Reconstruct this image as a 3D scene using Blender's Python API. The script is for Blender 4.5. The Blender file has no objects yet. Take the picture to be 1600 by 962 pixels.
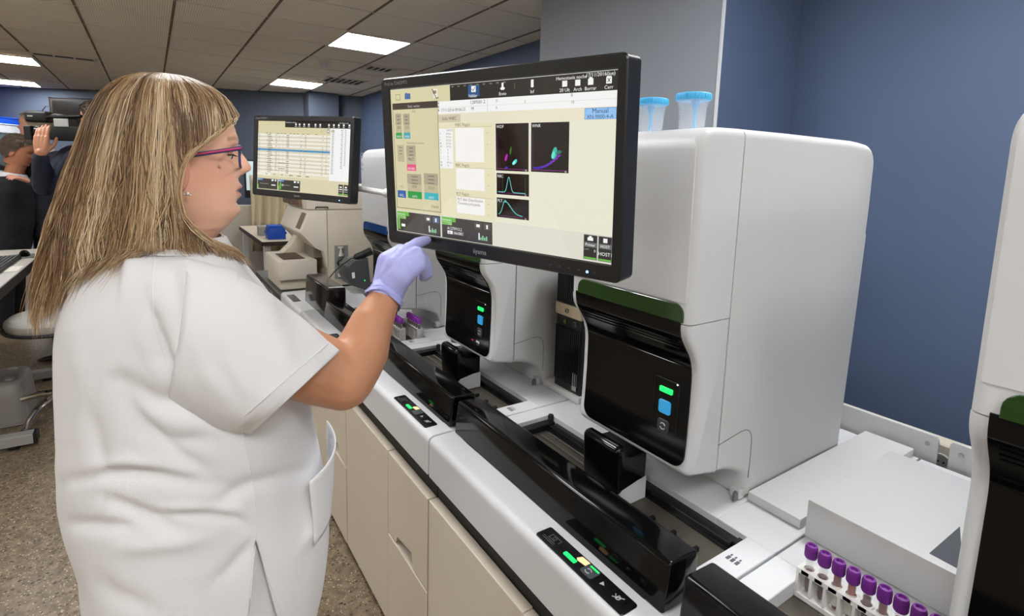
import bpy, bmesh, math, random
import numpy as np
from mathutils import Vector, Matrix
from mathutils import noise as mnoise

random.seed(7)
rng = np.random.default_rng(7)
SC = bpy.context.scene
COL = SC.collection
PI = math.pi

# ------------------------------------------------------------------ camera model (solved from the photograph's vanishing lines)
FPX, PPX, PPY, CAMZ = 836.2, 800.0, 388.2, 1.50
_a, _b, _c = [math.radians(v) for v in (146.0, -7.852, 1.648)]
FW = Vector((math.cos(_b) * math.cos(_a), math.cos(_b) * math.sin(_a), math.sin(_b)))
_r = Vector((math.sin(_a), -math.cos(_a), 0))
_u = _r.cross(FW)
RT = _r * math.cos(_c) + _u * math.sin(_c)
UP = -_r * math.sin(_c) + _u * math.cos(_c)
CAM = Vector((0, 0, CAMZ))

def ray(px, py):
    return RT * ((px - PPX) / FPX) - UP * ((py - PPY) / FPX) + FW
def at_x(px, py, x): r = ray(px, py); return CAM + r * (x / r.x)
def at_y(px, py, y): r = ray(px, py); return CAM + r * (y / r.y)
def at_z(px, py, z): r = ray(px, py); return CAM + r * ((z - CAMZ) / r.z)
def at_d(px, py, d): return CAM + ray(px, py) * d

cam_d = bpy.data.cameras.new('camera')
cam_d.sensor_fit = 'HORIZONTAL'
cam_d.sensor_width = 36
cam_d.lens = 36 * FPX / 1600
cam_d.shift_y = -(481 - PPY) / 1600
cam_d.shift_x = 0
cam_d.clip_start = 0.02
cam = bpy.data.objects.new('camera', cam_d)
COL.objects.link(cam)
m = Matrix((RT, UP, -FW)).transposed().to_4x4()
m.translation = CAM
cam.matrix_world = m
SC.camera = cam

# ------------------------------------------------------------------ materials
def srgb(r, g, b):
    f = lambda v: (v / 255 / 12.92) if v <= 10 else ((v / 255 + .055) / 1.055) ** 2.4
    return (f(r), f(g), f(b), 1)

MATS = {}
def mat(name, col, rough=.5, metal=0, emit=None, es=0, spec=.5, bump=0, bscale=200, coat=0, alpha=1, trans=0, ior=1.45, sss=0, attr=None, mottle=0, mscale=8):
    if name in MATS: return MATS[name]
    M = bpy.data.materials.new(name); M.use_nodes = True
    nt = M.node_tree; b = nt.nodes['Principled BSDF']
    b.inputs['Base Color'].default_value = col if len(col) == 4 else (*col, 1)
    b.inputs['Roughness'].default_value = rough
    b.inputs['Metallic'].default_value = metal
    b.inputs['Specular IOR Level'].default_value = spec
    b.inputs['IOR'].default_value = ior
    b.inputs['Coat Weight'].default_value = coat
    b.inputs['Coat Roughness'].default_value = .05
    b.inputs['Alpha'].default_value = alpha
    b.inputs['Transmission Weight'].default_value = trans
    if sss:
        b.inputs['Subsurface Weight'].default_value = sss
        b.inputs['Subsurface Radius'].default_value = (.012, .005, .003)
        b.inputs['Subsurface Scale'].default_value = 1
    if emit:
        b.inputs['Emission Color'].default_value = emit if len(emit) == 4 else (*emit, 1)
        b.inputs['Emission Strength'].default_value = es
    src = None
    if attr:
        a = nt.nodes.new('ShaderNodeAttribute'); a.attribute_name = attr
        nt.links.new(a.outputs['Color'], b.inputs['Base Color']); src = a.outputs['Color']
    tc = nt.nodes.new('ShaderNodeTexCoord')
    if mottle:
        n = nt.nodes.new('ShaderNodeTexNoise'); n.inputs['Scale'].default_value = mscale; n.inputs['Detail'].default_value = 5
        nt.links.new(tc.outputs['Object'], n.inputs['Vector'])
        mr = nt.nodes.new('ShaderNodeMapRange')
        mr.inputs['To Min'].default_value = 1 - mottle; mr.inputs['To Max'].default_value = 1 + mottle
        nt.links.new(n.outputs['Fac'], mr.inputs['Value'])
        mx = nt.nodes.new('ShaderNodeMix'); mx.data_type = 'RGBA'; mx.blend_type = 'MULTIPLY'
        mx.inputs['Factor'].default_value = 1
        if src: nt.links.new(src, mx.inputs['A'])
        else: mx.inputs['A'].default_value = b.inputs['Base Color'].default_value
        nt.links.new(mr.outputs['Result'], mx.inputs['B'])
        nt.links.new(mx.outputs['Result'], b.inputs['Base Color'])
    if bump:
        n = nt.nodes.new('ShaderNodeTexNoise'); n.inputs['Scale'].default_value = bscale; n.inputs['Detail'].default_value = 3
        nt.links.new(tc.outputs['Object'], n.inputs['Vector'])
        bp = nt.nodes.new('ShaderNodeBump'); bp.inputs['Strength'].default_value = bump; bp.inputs['Distance'].default_value = .002
        nt.links.new(n.outputs['Fac'], bp.inputs['Height'])
        nt.links.new(bp.outputs['Normal'], b.inputs['Normal'])
    MATS[name] = M
    return M

def screen_mat(name, strength):
    M = bpy.data.materials.new(name); M.use_nodes = True
    nt = M.node_tree; b = nt.nodes['Principled BSDF']
    a = nt.nodes.new('ShaderNodeAttribute'); a.attribute_name = 'col'
    b.inputs['Base Color'].default_value = (.01, .01, .01, 1)
    b.inputs['Roughness'].default_value = .06
    b.inputs['Specular IOR Level'].default_value = .5
    nt.links.new(a.outputs['Color'], b.inputs['Emission Color'])
    b.inputs['Emission Strength'].default_value = strength
    return M

WHITE = mat('white_plastic', srgb(211, 212, 214), .38, bump=.04, bscale=900, mottle=.012)
WHITE2 = mat('white_shell', srgb(208, 208, 207), .42, bump=.05, bscale=900, mottle=.012)
CREAM_BOUNCE = mat('cream_bounce_panel', srgb(208, 198, 181), .45, mottle=.015)  # on the drawers, warm floor bounce is put into the white paint's colour
BLACKG = mat('black_gloss', srgb(9, 9, 10), .10, spec=.32)
BLACKM = mat('black_matte', srgb(22, 22, 23), .5, bump=.1, bscale=600)
BLACKP = mat('black_panel', srgb(18, 18, 20), .25)
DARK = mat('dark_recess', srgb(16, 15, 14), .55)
SEAM = mat('seam_dark', srgb(70, 68, 66), .8)
STEEL = mat('brushed_steel', srgb(176, 174, 168), .3, 1)
CHROME = mat('chrome', srgb(215, 215, 215), .08, 1)
TRACK = mat('track_bed', srgb(98, 92, 82), .38, .5, mottle=.15, mscale=20)
GREYP = mat('grey_plastic', srgb(88, 90, 94), .4)
LGREY = mat('light_grey', srgb(168, 168, 166), .5)
MONB = mat('monitor_bezel', srgb(26, 26, 28), .32, bump=.05, bscale=700)
LEDG = mat('led_green', srgb(30, 200, 90), .3, emit=srgb(30, 235, 105), es=1.3)
LEDB = mat('button_blue', srgb(50, 140, 190), .3, emit=srgb(45, 140, 195), es=.55)
LEDO = mat('led_amber', srgb(255, 190, 130), .3, emit=srgb(255, 200, 150), es=1.0)
ICON = mat('icon_print', srgb(190, 190, 190), .5)
ICOND = mat('icon_print_dim', srgb(92, 92, 92), .5)

# ------------------------------------------------------------------ mesh builder
class MB:
    def __init__(s): s.v = []; s.f = []; s.m = []; s.c = []
    def add(s, verts, faces, mi=0, col=None):
        o = len(s.v)
        s.v += [tuple(p) for p in verts]
        for f in faces:
            s.f.append([i + o for i in f]); s.m.append(mi); s.c.append(col)
        return s
    def bm(s, b, mi=0, M=None):
        b.verts.ensure_lookup_table()
        for i, v in enumerate(b.verts): v.index = i
        s.add([(M @ v.co if M else v.co) for v in b.verts], [[v.index for v in f.verts] for f in b.faces], mi)
        b.free(); return s
    def box(s, lo, hi, r=0, seg=2, mi=0, M=None):
        b = bmesh.new(); bmesh.ops.create_cube(b, size=1)
        d = [hi[i] - lo[i] for i in range(3)]
        for v in b.verts:
            v.co = Vector([(lo[i] + hi[i]) / 2 + v.co[i] * d[i] for i in range(3)])
        if r > 0:
            bmesh.ops.bevel(b, geom=b.edges[:], offset=min(r, min(abs(x) for x in d) * .45), segments=seg, profile=.5, affect='EDGES')
        return s.bm(b, mi, M)
    def prism(s, prof, x0, x1, r=0, seg=3, axis=0, mi=0, M=None, hold=None):
        """extrude the closed outline prof along an axis; cap edges are rounded with radius r"""
        P = [Vector(p) for p in prof]; n = len(P)
        area = sum(P[i].x * P[(i + 1) % n].y - P[(i + 1) % n].x * P[i].y for i in range(n))
        sg = 1 if area > 0 else -1
        N = []
        for i in range(n):
            e0 = (P[i] - P[i - 1]); e1 = (P[(i + 1) % n] - P[i])
            e0 = e0.normalized() if e0.length > 1e-9 else e1.normalized(); e1 = e1.normalized() if e1.length > 1e-9 else e0
            n0 = Vector((-e0.y, e0.x)) * sg; n1 = Vector((-e1.y, e1.x)) * sg
            k = (n0 + n1)
            if k.length < 1e-6: k = n0
            k.normalize(); k = k / max(.45, k.dot(n0))
            if hold:
                hx, hy = hold(P[i]); k = Vector((k.x * hx, k.y * hy))
            N.append(k)
        rings = []
        if r > 0:
            rings = [(x0 + r * (1 - math.cos(PI / 2 * k / seg)), r * (1 - math.sin(PI / 2 * k / seg))) for k in range(seg + 1)]
            rings += [(x1 - (a - x0), o) for a, o in rings[::-1]]
        else: rings = [(x0, 0), (x1, 0)]
        V = []
        for x, o in rings:
            for p, q in zip(P, N):
                u = p + q * o
                V.append({0: (x, u.x, u.y), 1: (u.x, x, u.y), 2: (u.x, u.y, x)}[axis])
        if M: V = [M @ Vector(v) for v in V]
        F = []
        for k in range(len(rings) - 1):
            for i in range(n):
                j = (i + 1) % n
                F.append([k * n + i, k * n + j, (k + 1) * n + j, (k + 1) * n + i])
        F.append(list(range(n))); F.append([(len(rings) - 1) * n + i for i in range(n)][::-1])
        return s.add(V, F, mi)
    def tube(s, pts, r, n=8, caps=True, mi=0, col=None, flat=1.0, closed=False):
        pts = [Vector(p) for p in pts]; K = len(pts)
        R = r if isinstance(r, (list, tuple)) else [r] * K
        V = []; up = None
        for k in range(K):
            if closed: t = pts[(k + 1) % K] - pts[k - 1]
            else: t = pts[min(k + 1, K - 1)] - pts[max(k - 1, 0)]
            t = t.normalized() if t.length > 1e-9 else Vector((0, 0, 1))
            if up is None:
                up = t.orthogonal().normalized() if abs(t.z) > .95 else (Vector((0, 0, 1)) - t * t.z).normalized()
            else:
                up = up - t * up.dot(t); up = up.normalized() if up.length > 1e-6 else t.orthogonal().normalized()
            sd = t.cross(up)
            for i in range(n):
                a = 2 * PI * i / n
                V.append(pts[k] + (sd * math.cos(a) * flat + up * math.sin(a)) * R[k])
        F = []
        for k in range(K if closed else K - 1):
            q = (k + 1) % K
            for i in range(n):
                j = (i + 1) % n; F.append([k * n + i, k * n + j, q * n + j, q * n + i])
        if caps and not closed: F.append(list(range(n))[::-1]); F.append([(K - 1) * n + i for i in range(n)])
        return s.add(V, F, mi, col)
    def lathe(s, prof, c, n=24, mi=0, M=None, cap=False):
        V = []; K = len(prof)
        for r, z in prof:
            for i in range(n):
                a = 2 * PI * i / n; V.append(Vector((c[0] + r * math.cos(a), c[1] + r * math.sin(a), c[2] + z)))
        if M: V = [M @ v for v in V]
        F = []
        for k in range(K - 1):
            for i in range(n):
                j = (i + 1) % n; F.append([k * n + i, k * n + j, (k + 1) * n + j, (k + 1) * n + i])
        if cap: F.append(list(range(n))[::-1]); F.append([(K - 1) * n + i for i in range(n)])
        return s.add(V, F, mi)
    def loft(s, rings, closed=True, caps=True, mi=0):
        n = len(rings[0]); V = [p for r in rings for p in r]; F = []
        for k in range(len(rings) - 1):
            for i in range(n if closed else n - 1):
                j = (i + 1) % n; F.append([k * n + i, k * n + j, (k + 1) * n + j, (k + 1) * n + i])
        if caps and closed: F.append(list(range(n))[::-1]); F.append([(len(rings) - 1) * n + i for i in range(n)])
        return s.add(V, F, mi)
    def ball(s, c, r, n=12, mi=0, M=None):
        r = r if isinstance(r, (tuple, list)) else (r, r, r)
        V = []; F = []
        for k in range(n + 1):
            t = PI * k / n
            for i in range(2 * n):
                a = PI * i / n
                p = Vector((r[0] * math.sin(t) * math.cos(a), r[1] * math.sin(t) * math.sin(a), -r[2] * math.cos(t)))
                V.append((M @ p if M else p) + Vector(c))
        for k in range(n):
            for i in range(2 * n):
                j = (i + 1) % (2 * n); F.append([k * 2 * n + i, k * 2 * n + j, (k + 1) * 2 * n + j, (k + 1) * 2 * n + i])
        return s.add(V, F, mi)
    def capsules(s, pts, R, n=12):
        """chain of overlapping balls and cones, for a later voxel union"""
        pts = [Vector(p) for p in pts]
        for i, (p, r) in enumerate(zip(pts, R)):
            s.ball(p, r, 8)
            if i: s.tube([pts[i - 1], p], [R[i - 1], r], n)
        return s
    def quad(s, a, b, c, d, mi=0, col=None):
        return s.add([a, b, c, d], [[0, 1, 2, 3]], mi, col)

def root_of(o):
    while o.parent: o = o.parent
    return o

def build(mb, name, mats, parent=None, smooth=True, ang=35, local=False, colattr=False):
    me = bpy.data.meshes.new(name)
    off = Vector((0, 0, 0))
    if parent and not local: off = Vector(root_of(parent).location)
    me.from_pydata([(v[0] - off.x, v[1] - off.y, v[2] - off.z) for v in mb.v], [], mb.f)
    if not isinstance(mats, (list, tuple)): mats = [mats]
    for x in mats: me.materials.append(x)
    if len(mats) > 1: me.polygons.foreach_set('material_index', mb.m)
    if colattr:
        ca = me.color_attributes.new('col', 'FLOAT_COLOR', 'CORNER')
        arr = []
        for f, c in zip(mb.f, mb.c): arr += list(c or (1, 1, 1, 1)) * len(f)
        ca.data.foreach_set('color', arr)
    b = bmesh.new(); b.from_mesh(me); 
    if not colattr: bmesh.ops.remove_doubles(b, verts=b.verts, dist=1e-7)
    if not colattr: bmesh.ops.recalc_face_normals(b, faces=b.faces)
    b.to_mesh(me); b.free()
    if smooth:
        me.shade_smooth()
        me.set_sharp_from_angle(angle=math.radians(ang))
    o = bpy.data.objects.new(name, me); COL.objects.link(o)
    if parent: o.parent = parent
    return o

def thing(name, label, cat, loc=(0, 0, 0), group=None):
    o = bpy.data.objects.new(name, None); COL.objects.link(o)
    o.empty_display_size = .05
    o.location = loc; o['label'] = label; o['category'] = cat
    if group: o['group'] = group
    return o
def tag(o, label, cat, group=None):
    o['label'] = label; o['category'] = cat
    if group: o['group'] = group
    return o
def struct(o):
    o['kind'] = 'structure'; return o
def dup(root, delta, label=None, group=None, skip=()):
    r = root.copy(); COL.objects.link(r); r.location = Vector(root.location) + Vector(delta)
    if label: r['label'] = label
    if group: r['group'] = group
    out = {}
    for ch in list(root.children):
        if ch.name.split('.')[0] in skip: continue
        c = ch.copy(); COL.objects.link(c); c.parent = r
        out.setdefault(ch.name.split('.')[0], []).append(c)
        for g in list(ch.children):
            d = g.copy(); COL.objects.link(d); d.parent = c
            out.setdefault(g.name.split('.')[0], []).append(d)
    return r, out

_txt = {}
def text_mesh(s, size=1.0):
    """letters as triangles in the XY plane, lower-left at the origin"""
    if s in _txt: v, f = _txt[s]
    else:
        cu = bpy.data.curves.new('t', 'FONT'); cu.body = s; cu.size = 1; cu.resolution_u = 2
        o = bpy.data.objects.new('t', cu); COL.objects.link(o)
        dg = bpy.context.evaluated_depsgraph_get(); dg.update()
        me = bpy.data.meshes.new_from_object(o.evaluated_get(dg))
        v = [tuple(p.co) for p in me.vertices]; f = [list(p.vertices) for p in me.polygons]
        bpy.data.objects.remove(o); bpy.data.curves.remove(cu); bpy.data.meshes.remove(me)
        _txt[s] = (v, f)
    return [(x * size, y * size) for x, y, z in v], f

def add_text(mb, s, P, U, V, size, mi=0, col=None):
    v, f = text_mesh(s, size)
    P, U, V = Vector(P), Vector(U), Vector(V)
    mb.add([P + U * x + V * y for x, y in v], f, mi, col)

def interp(tab, x):
    xs = [t[0] for t in tab]
    if xs[0] > xs[-1]: tab = tab[::-1]; xs = xs[::-1]
    return [float(np.interp(x, xs, [t[k] for t in tab])) for k in range(1, len(tab[0]))]

def arc(cx, cy, r, a0, a1, n):
    return [(cx + r * math.cos(math.radians(a0 + (a1 - a0) * k / n)), cy + r * math.sin(math.radians(a0 + (a1 - a0) * k / n))) for k in range(n + 1)]
def rrect(x0, y0, x1, y1, r, n=4):
    return arc(x1 - r, y0 + r, r, -90, 0, n) + arc(x1 - r, y1 - r, r, 0, 90, n) + arc(x0 + r, y1 - r, r, 90, 180, n) + arc(x0 + r, y0 + r, r, 180, 270, n)

def voxel(mb, size, smooth=2):
    """union of closed shapes into one continuous skin; returns verts and faces"""
    me = bpy.data.meshes.new('vx'); me.from_pydata(mb.v, [], mb.f)
    b = bmesh.new(); b.from_mesh(me); bmesh.ops.remove_doubles(b, verts=b.verts, dist=1e-6); bmesh.ops.recalc_face_normals(b, faces=b.faces); b.to_mesh(me); b.free()
    o = bpy.data.objects.new('vx', me); COL.objects.link(o)
    r = o.modifiers.new('r', 'REMESH'); r.mode = 'VOXEL'; r.voxel_size = size
    if smooth:
        k = o.modifiers.new('s', 'SMOOTH'); k.factor = .5; k.iterations = smooth
    dg = bpy.context.evaluated_depsgraph_get(); dg.update()
    ev = bpy.data.meshes.new_from_object(o.evaluated_get(dg))
    v = np.zeros(len(ev.vertices) * 3); ev.vertices.foreach_get('co', v); v = v.reshape(-1, 3)
    f = [list(p.vertices) for p in ev.polygons]
    bpy.data.objects.remove(o); bpy.data.meshes.remove(ev); bpy.data.meshes.remove(me)
    return v, f

def build_vf(v, f, name, mats, parent, cols=None, mi=None):
    off = np.array(root_of(parent).location) if parent else np.zeros(3)
    me = bpy.data.meshes.new(name); me.from_pydata((np.asarray(v) - off).tolist(), [], f)
    for x in (mats if isinstance(mats, (list, tuple)) else [mats]): me.materials.append(x)
    if cols is not None:
        ca = me.color_attributes.new('col', 'FLOAT_COLOR', 'POINT')
        c4 = np.ones((len(v), 4)); c4[:, :3] = cols; ca.data.foreach_set('color', c4.ravel())
    if mi is not None: me.polygons.foreach_set('material_index', mi)
    me.shade_smooth(); me.update()
    o = bpy.data.objects.new(name, me); COL.objects.link(o)
    if parent: o.parent = parent
    return o
# ================================================================== ROOM
CEIL = 2.58
WY = 2.65
def floor_mat():
    M = bpy.data.materials.new('terrazzo'); M.use_nodes = True; nt = M.node_tree; b = nt.nodes['Principled BSDF']
    N = nt.nodes.new; L = nt.links.new
    tc = N('ShaderNodeTexCoord')
    def vor(scale):
        v = N('ShaderNodeTexVoronoi'); v.inputs['Scale'].default_value = scale; L(tc.outputs['Object'], v.inputs['Vector']); return v
    base = N('ShaderNodeTexNoise'); base.inputs['Scale'].default_value = 30; base.inputs['Detail'].default_value = 8; L(tc.outputs['Object'], base.inputs['Vector'])
    cr = N('ShaderNodeValToRGB'); cr.color_ramp.elements[0].color = srgb(100, 87, 70); cr.color_ramp.elements[1].color = srgb(144, 127, 104)
    cr.color_ramp.elements[0].position = .35; cr.color_ramp.elements[1].position = .7
    L(base.outputs['Fac'], cr.inputs['Fac'])
    last = cr.outputs['Color']
    for sc, th, dark, light, keep in ((60, .30, srgb(46, 40, 35), srgb(96, 82, 66), .62), (120, .34, srgb(52, 44, 38), srgb(205, 192, 168), .5), (38, .24, srgb(34, 30, 28), srgb(120, 92, 70), .38)):
        v = vor(sc)
        lt = N('ShaderNodeMath'); lt.operation = 'LESS_THAN'; lt.inputs[1].default_value = th; L(v.outputs['Distance'], lt.inputs[0])
        sep = N('ShaderNodeSeparateColor'); L(v.outputs['Color'], sep.inputs['Color'])
        k = N('ShaderNodeMath'); k.operation = 'LESS_THAN'; k.inputs[1].default_value = keep; L(sep.outputs['Red'], k.inputs[0])
        mu = N('ShaderNodeMath'); mu.operation = 'MULTIPLY'; L(lt.outputs[0], mu.inputs[0]); L(k.outputs[0], mu.inputs[1])
        ch = N('ShaderNodeMix'); ch.data_type = 'RGBA'; ch.inputs['A'].default_value = dark; ch.inputs['B'].default_value = light; L(sep.outputs['Green'], ch.inputs['Factor'])
        mx = N('ShaderNodeMix'); mx.data_type = 'RGBA'; L(mu.outputs[0], mx.inputs['Factor']); L(last, mx.inputs['A']); L(ch.outputs['Result'], mx.inputs['B'])
        last = mx.outputs['Result']
    L(last, b.inputs['Base Color']); b.inputs['Roughness'].default_value = .42
    return M
def wall_mat(name, col, mott=.06):
    M = mat(name, col, .62, bump=.12, bscale=160, mottle=mott, mscale=3)
    return M
def ceil_mat():
    M = bpy.data.materials.new('ceiling_tile'); M.use_nodes = True; nt = M.node_tree; b = nt.nodes['Principled BSDF']
    N = nt.nodes.new; L = nt.links.new
    b.inputs['Roughness'].default_value = .9
    tc = N('ShaderNodeTexCoord')
    mp = N('ShaderNodeMapping'); mp.inputs['Scale'].default_value = (70, 70, 0); L(tc.outputs['Object'], mp.inputs['Vector'])
    v = N('ShaderNodeTexVoronoi'); v.inputs['Scale'].default_value = 1; v.inputs['Randomness'].default_value = 0; L(mp.outputs['Vector'], v.inputs['Vector'])
    lt = N('ShaderNodeMath'); lt.operation = 'LESS_THAN'; lt.inputs[1].default_value = .22; L(v.outputs['Distance'], lt.inputs[0])
    mx = N('ShaderNodeMix'); mx.data_type = 'RGBA'; L(lt.outputs[0], mx.inputs['Factor'])
    mx.inputs['A'].default_value = srgb(248, 239, 222); mx.inputs['B'].default_value = srgb(176, 164, 146)
    L(mx.outputs['Result'], b.inputs['Base Color'])
    return M
BLUE = wall_mat('blue_wall', srgb(86, 102, 132))
BLUE_FAR = wall_mat('blue_wall_far', srgb(88, 97, 114))

X0, X1, Y0 = -11.9, 4.6, -5.2
mb = MB(); mb.box((X0 - .4, Y0, -.1), (X1, WY + .1, 0)); struct(build(mb, 'floor', floor_mat(), smooth=False))
mb = MB(); mb.box((X0 - .4, Y0, CEIL), (X1, WY + .1, CEIL + .1)); ceil = struct(build(mb, 'ceiling', ceil_mat(), smooth=False))
mb = MB(); mb.box((X0 - .4, WY, 0), (X1, WY + .1, CEIL)); struct(build(mb, 'wall_back', BLUE, smooth=False))
mb = MB(); mb.box((X0 - .4, Y0 - .1, 0), (X1, Y0, CEIL)); struct(build(mb, 'wall_front', mat('wall_cream', srgb(238, 230, 214), .7), smooth=False))
mb = MB(); mb.box((X1, Y0, 0), (X1 + .1, WY, CEIL)); struct(build(mb, 'wall_right', mat('wall_cream', srgb(238, 230, 214), .7), smooth=False))
# the far wall has two straight runs
fl = [at_z(0, 135.5, CEIL), at_z(200, 142, CEIL)]
fr = [at_z(340, 138, CEIL), at_z(600, 152.5, CEIL)]
def wallseg(name, a, b, ext0, ext1, m_, th=.1):
    a = Vector((a.x, a.y, 0)); b = Vector((b.x, b.y, 0)); d = (b - a).normalized(); n = Vector((-d.y, d.x, 0))
    if n.x > 0: n = -n
    a = a - d * ext0; b = b + d * ext1
    q = [a, b, b + n * th, a + n * th]
    mb = MB(); mb.add([(p.x, p.y, 0) for p in q] + [(p.x, p.y, CEIL) for p in q], [[0, 1, 2, 3], [7, 6, 5, 4], [0, 4, 5, 1], [1, 5, 6, 2], [2, 6, 7, 3], [3, 7, 4, 0]])
    return struct(build(mb, name, m_, smooth=False)), a, d, n
_, fa, fd, fn = wallseg('wall_left', fl[0], fl[1], 4.6, 2.9, BLUE_FAR)
wallseg('wall_far', fr[0], fr[1], .25, .3, BLUE_FAR)
# columns
colx = at_y(1245, 100, WY).x; coly = at_x(1125, 100, colx).y; coll = at_y(845, 60, coly).x
COL_LIT = wall_mat('column_lit_front', srgb(150, 157, 168), .03)
mb = MB(); mb.box((coll, coly, 0), (colx, WY, CEIL), r=.004, seg=1); struct(build(mb, 'trim_1', [BLUE], smooth=False))
mb = MB(); mb.box((coll + .004, coly - .006, 0), (colx - .004, coly, CEIL)); struct(build(mb, 'trim_2', [COL_LIT], smooth=False))  # front sheet lighter than the column: nearby ceiling light painted into its colour
mb = MB(); mb.box((colx - .004, coly - .009, 0), (colx + .006, coly + .002, CEIL)); struct(build(mb, 'trim_3', mat('corner_bead', srgb(225, 228, 232), .3), smooth=False))
c0 = at_z(474, 147, CEIL); c1 = at_z(533, 150, CEIL)
cx = -8.0
p0 = at_x(482, 150, cx); p1 = at_x(530, 150, cx)
mb = MB(); mb.box((cx - .6, p0.y, 0), (cx, p1.y, CEIL), r=.01, seg=1); struct(build(mb, 'trim_4', [BLUE_FAR], smooth=False))

# ceiling grid: wide shadow gaps along the room, thin bright bars across
GY = [-.375 + .57 * k for k in range(-9, 6)]
mb = MB()
for y in GY: mb.box((X0, y - .009, CEIL - .004), (X1, y + .009, CEIL + .002))
g = build(mb, 'trim_5', mat('grid_gap', srgb(120, 108, 92), .8), smooth=False); struct(g)
GX = [-3.16 - .6 * k for k in range(-13, 15)]
mb = MB()
for x in GX: mb.box((x - .004, Y0, CEIL - .005), (x + .004, WY, CEIL + .002))
g = build(mb, 'trim_6', mat('grid_bar', srgb(225, 215, 200), .6), smooth=False); struct(g)

# ceiling panels
PANEL = mat('light_diffuser', (1, 1, 1, 1), .5, emit=(.97, .985, 1.0, 1), es=26.5)
PFRAME = mat('light_frame', srgb(225, 220, 210), .5)
def lightpanel(x, y, label):
    t = thing('ceiling_light', label, 'ceiling light', (x, y, CEIL - .02), 'square ceiling light panels')
    mb = MB()
    for lo, hi in (((-.3, -.285), (-.275, .285)), ((.275, -.285), (.3, .285)), ((-.275, -.285), (.275, -.262)), ((-.275, .262), (.275, .285))):
        mb.box((x + lo[0], y + lo[1], CEIL - .016), (x + hi[0], y + hi[1], CEIL - .002))
    build(mb, 'frame', PFRAME, t, smooth=False)
    mb = MB(); mb.box((x - .275, y - .262, CEIL - .012), (x + .275, y + .262, CEIL - .004)); build(mb, 'diffuser', PANEL, t, smooth=False)
    return t
yr = 1.605; yl = -1.235
lightpanel(-4.66, yr, 'large square lit ceiling panel above the big touchscreen')
lightpanel(-7.42, yr, 'smaller lit ceiling panel above the small touchscreen')
lightpanel(-7.95, yl, 'lit ceiling panel at the left picture edge, nearer one of two')
lightpanel(-10.25, yl - .29, 'lit ceiling panel at the left picture edge, farther one of two')
for x in (-.5, 2.27):
    lightpanel(x, yr, 'square ceiling light panel over the analyzer line')
for x in (-1.9, .87, 3.6):  # unseen row added to brighten the woman and the camera-facing sides
    lightpanel(x, .19, 'added unseen ceiling light panel above the photographer')
for x in (-5.2, -2.4, .4, 3.2):
    lightpanel(x, yl, 'square ceiling light panel over the open floor')
for x in (-5.2, -2.4, .4):
    lightpanel(x, -4.0, 'square ceiling light panel by the front wall')

# smoke detector and vents
c = at_z(506, 97, CEIL)
t = thing('smoke_detector', 'small round white smoke detector on the ceiling', 'smoke detector', (c.x, c.y, CEIL - .06))
mb = MB(); mb.lathe([(0, 0), (.055, 0), (.055, -.018), (.048, -.024), (0, -.024)], (c.x, c.y, CEIL), 20); build(mb, 'base', WHITE, t)
mb = MB(); mb.lathe([(.028, -.024), (.028, -.05), (.034, -.055), (.03, -.066), (0, -.068)], (c.x, c.y, CEIL), 20); build(mb, 'sensor_head', WHITE, t)
def vent(px, py, sx, sy, label, n=5, dark=True):
    c = at_z(px, py, CEIL)
    t = thing('ceiling_vent', label, 'ceiling vent', (c.x, c.y, CEIL - .012), 'ceiling vents')
    mb = MB(); x, y = c.x, c.y
    for a, b in (((-sx, -sy), (-sx + .02, sy)), ((sx - .02, -sy), (sx, sy)), ((-sx, -sy), (sx, -sy + .02)), ((-sx, sy - .02), (sx, sy))):
        mb.box((x + a[0], y + a[1], CEIL - .01), (x + b[0], y + b[1], CEIL - .001))
    build(mb, 'frame', PFRAME, t, smooth=False)
    mb = MB(); mb.box((x - sx + .01, y - sy + .01, CEIL - .004), (x + sx - .01, y + sy - .01, CEIL - .001)); build(mb, 'backing', mat('vent_dark', srgb(70, 64, 56), .8), t, smooth=False)
    for k in range(n):
        mb = MB(); yy = y - sy + .03 + (2 * sy - .06) * k / (n - 1); mb.box((x - sx + .015, yy - .006, CEIL - .012), (x + sx - .015, yy + .006, CEIL - .004))
        build(mb, 'slat', PFRAME, t, smooth=False)
vent(592, 107, .12, .16, 'small dark slatted vent in the ceiling above the big touchscreen')
vent(100, 88, .09, .28, 'pale slatted ceiling vent above the cameraman', n=4)
vent(537, 126, .2, .25, 'round-edged pale ceiling vent near the far wall', n=7)
# ================================================================== ANALYZER LINE
PITCH = .742
XA0, XA1 = -.942, -.607          # analyzer A
NOSE = [(1.236, .806), (1.222, .807), (1.209, .810), (1.198, .816), (1.188, .823), (1.177, .831), (1.167, .838), (1.154, .8445), (1.140, .849), (1.127, .851), (1.114, .852), (1.05, .852), (.985, .850), (.965, .849), (.95, .848), (.94, .8472), (.93, .8465)]
def nose_y(z): return interp([(a, b) for a, b in NOSE], z)[0]

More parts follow.
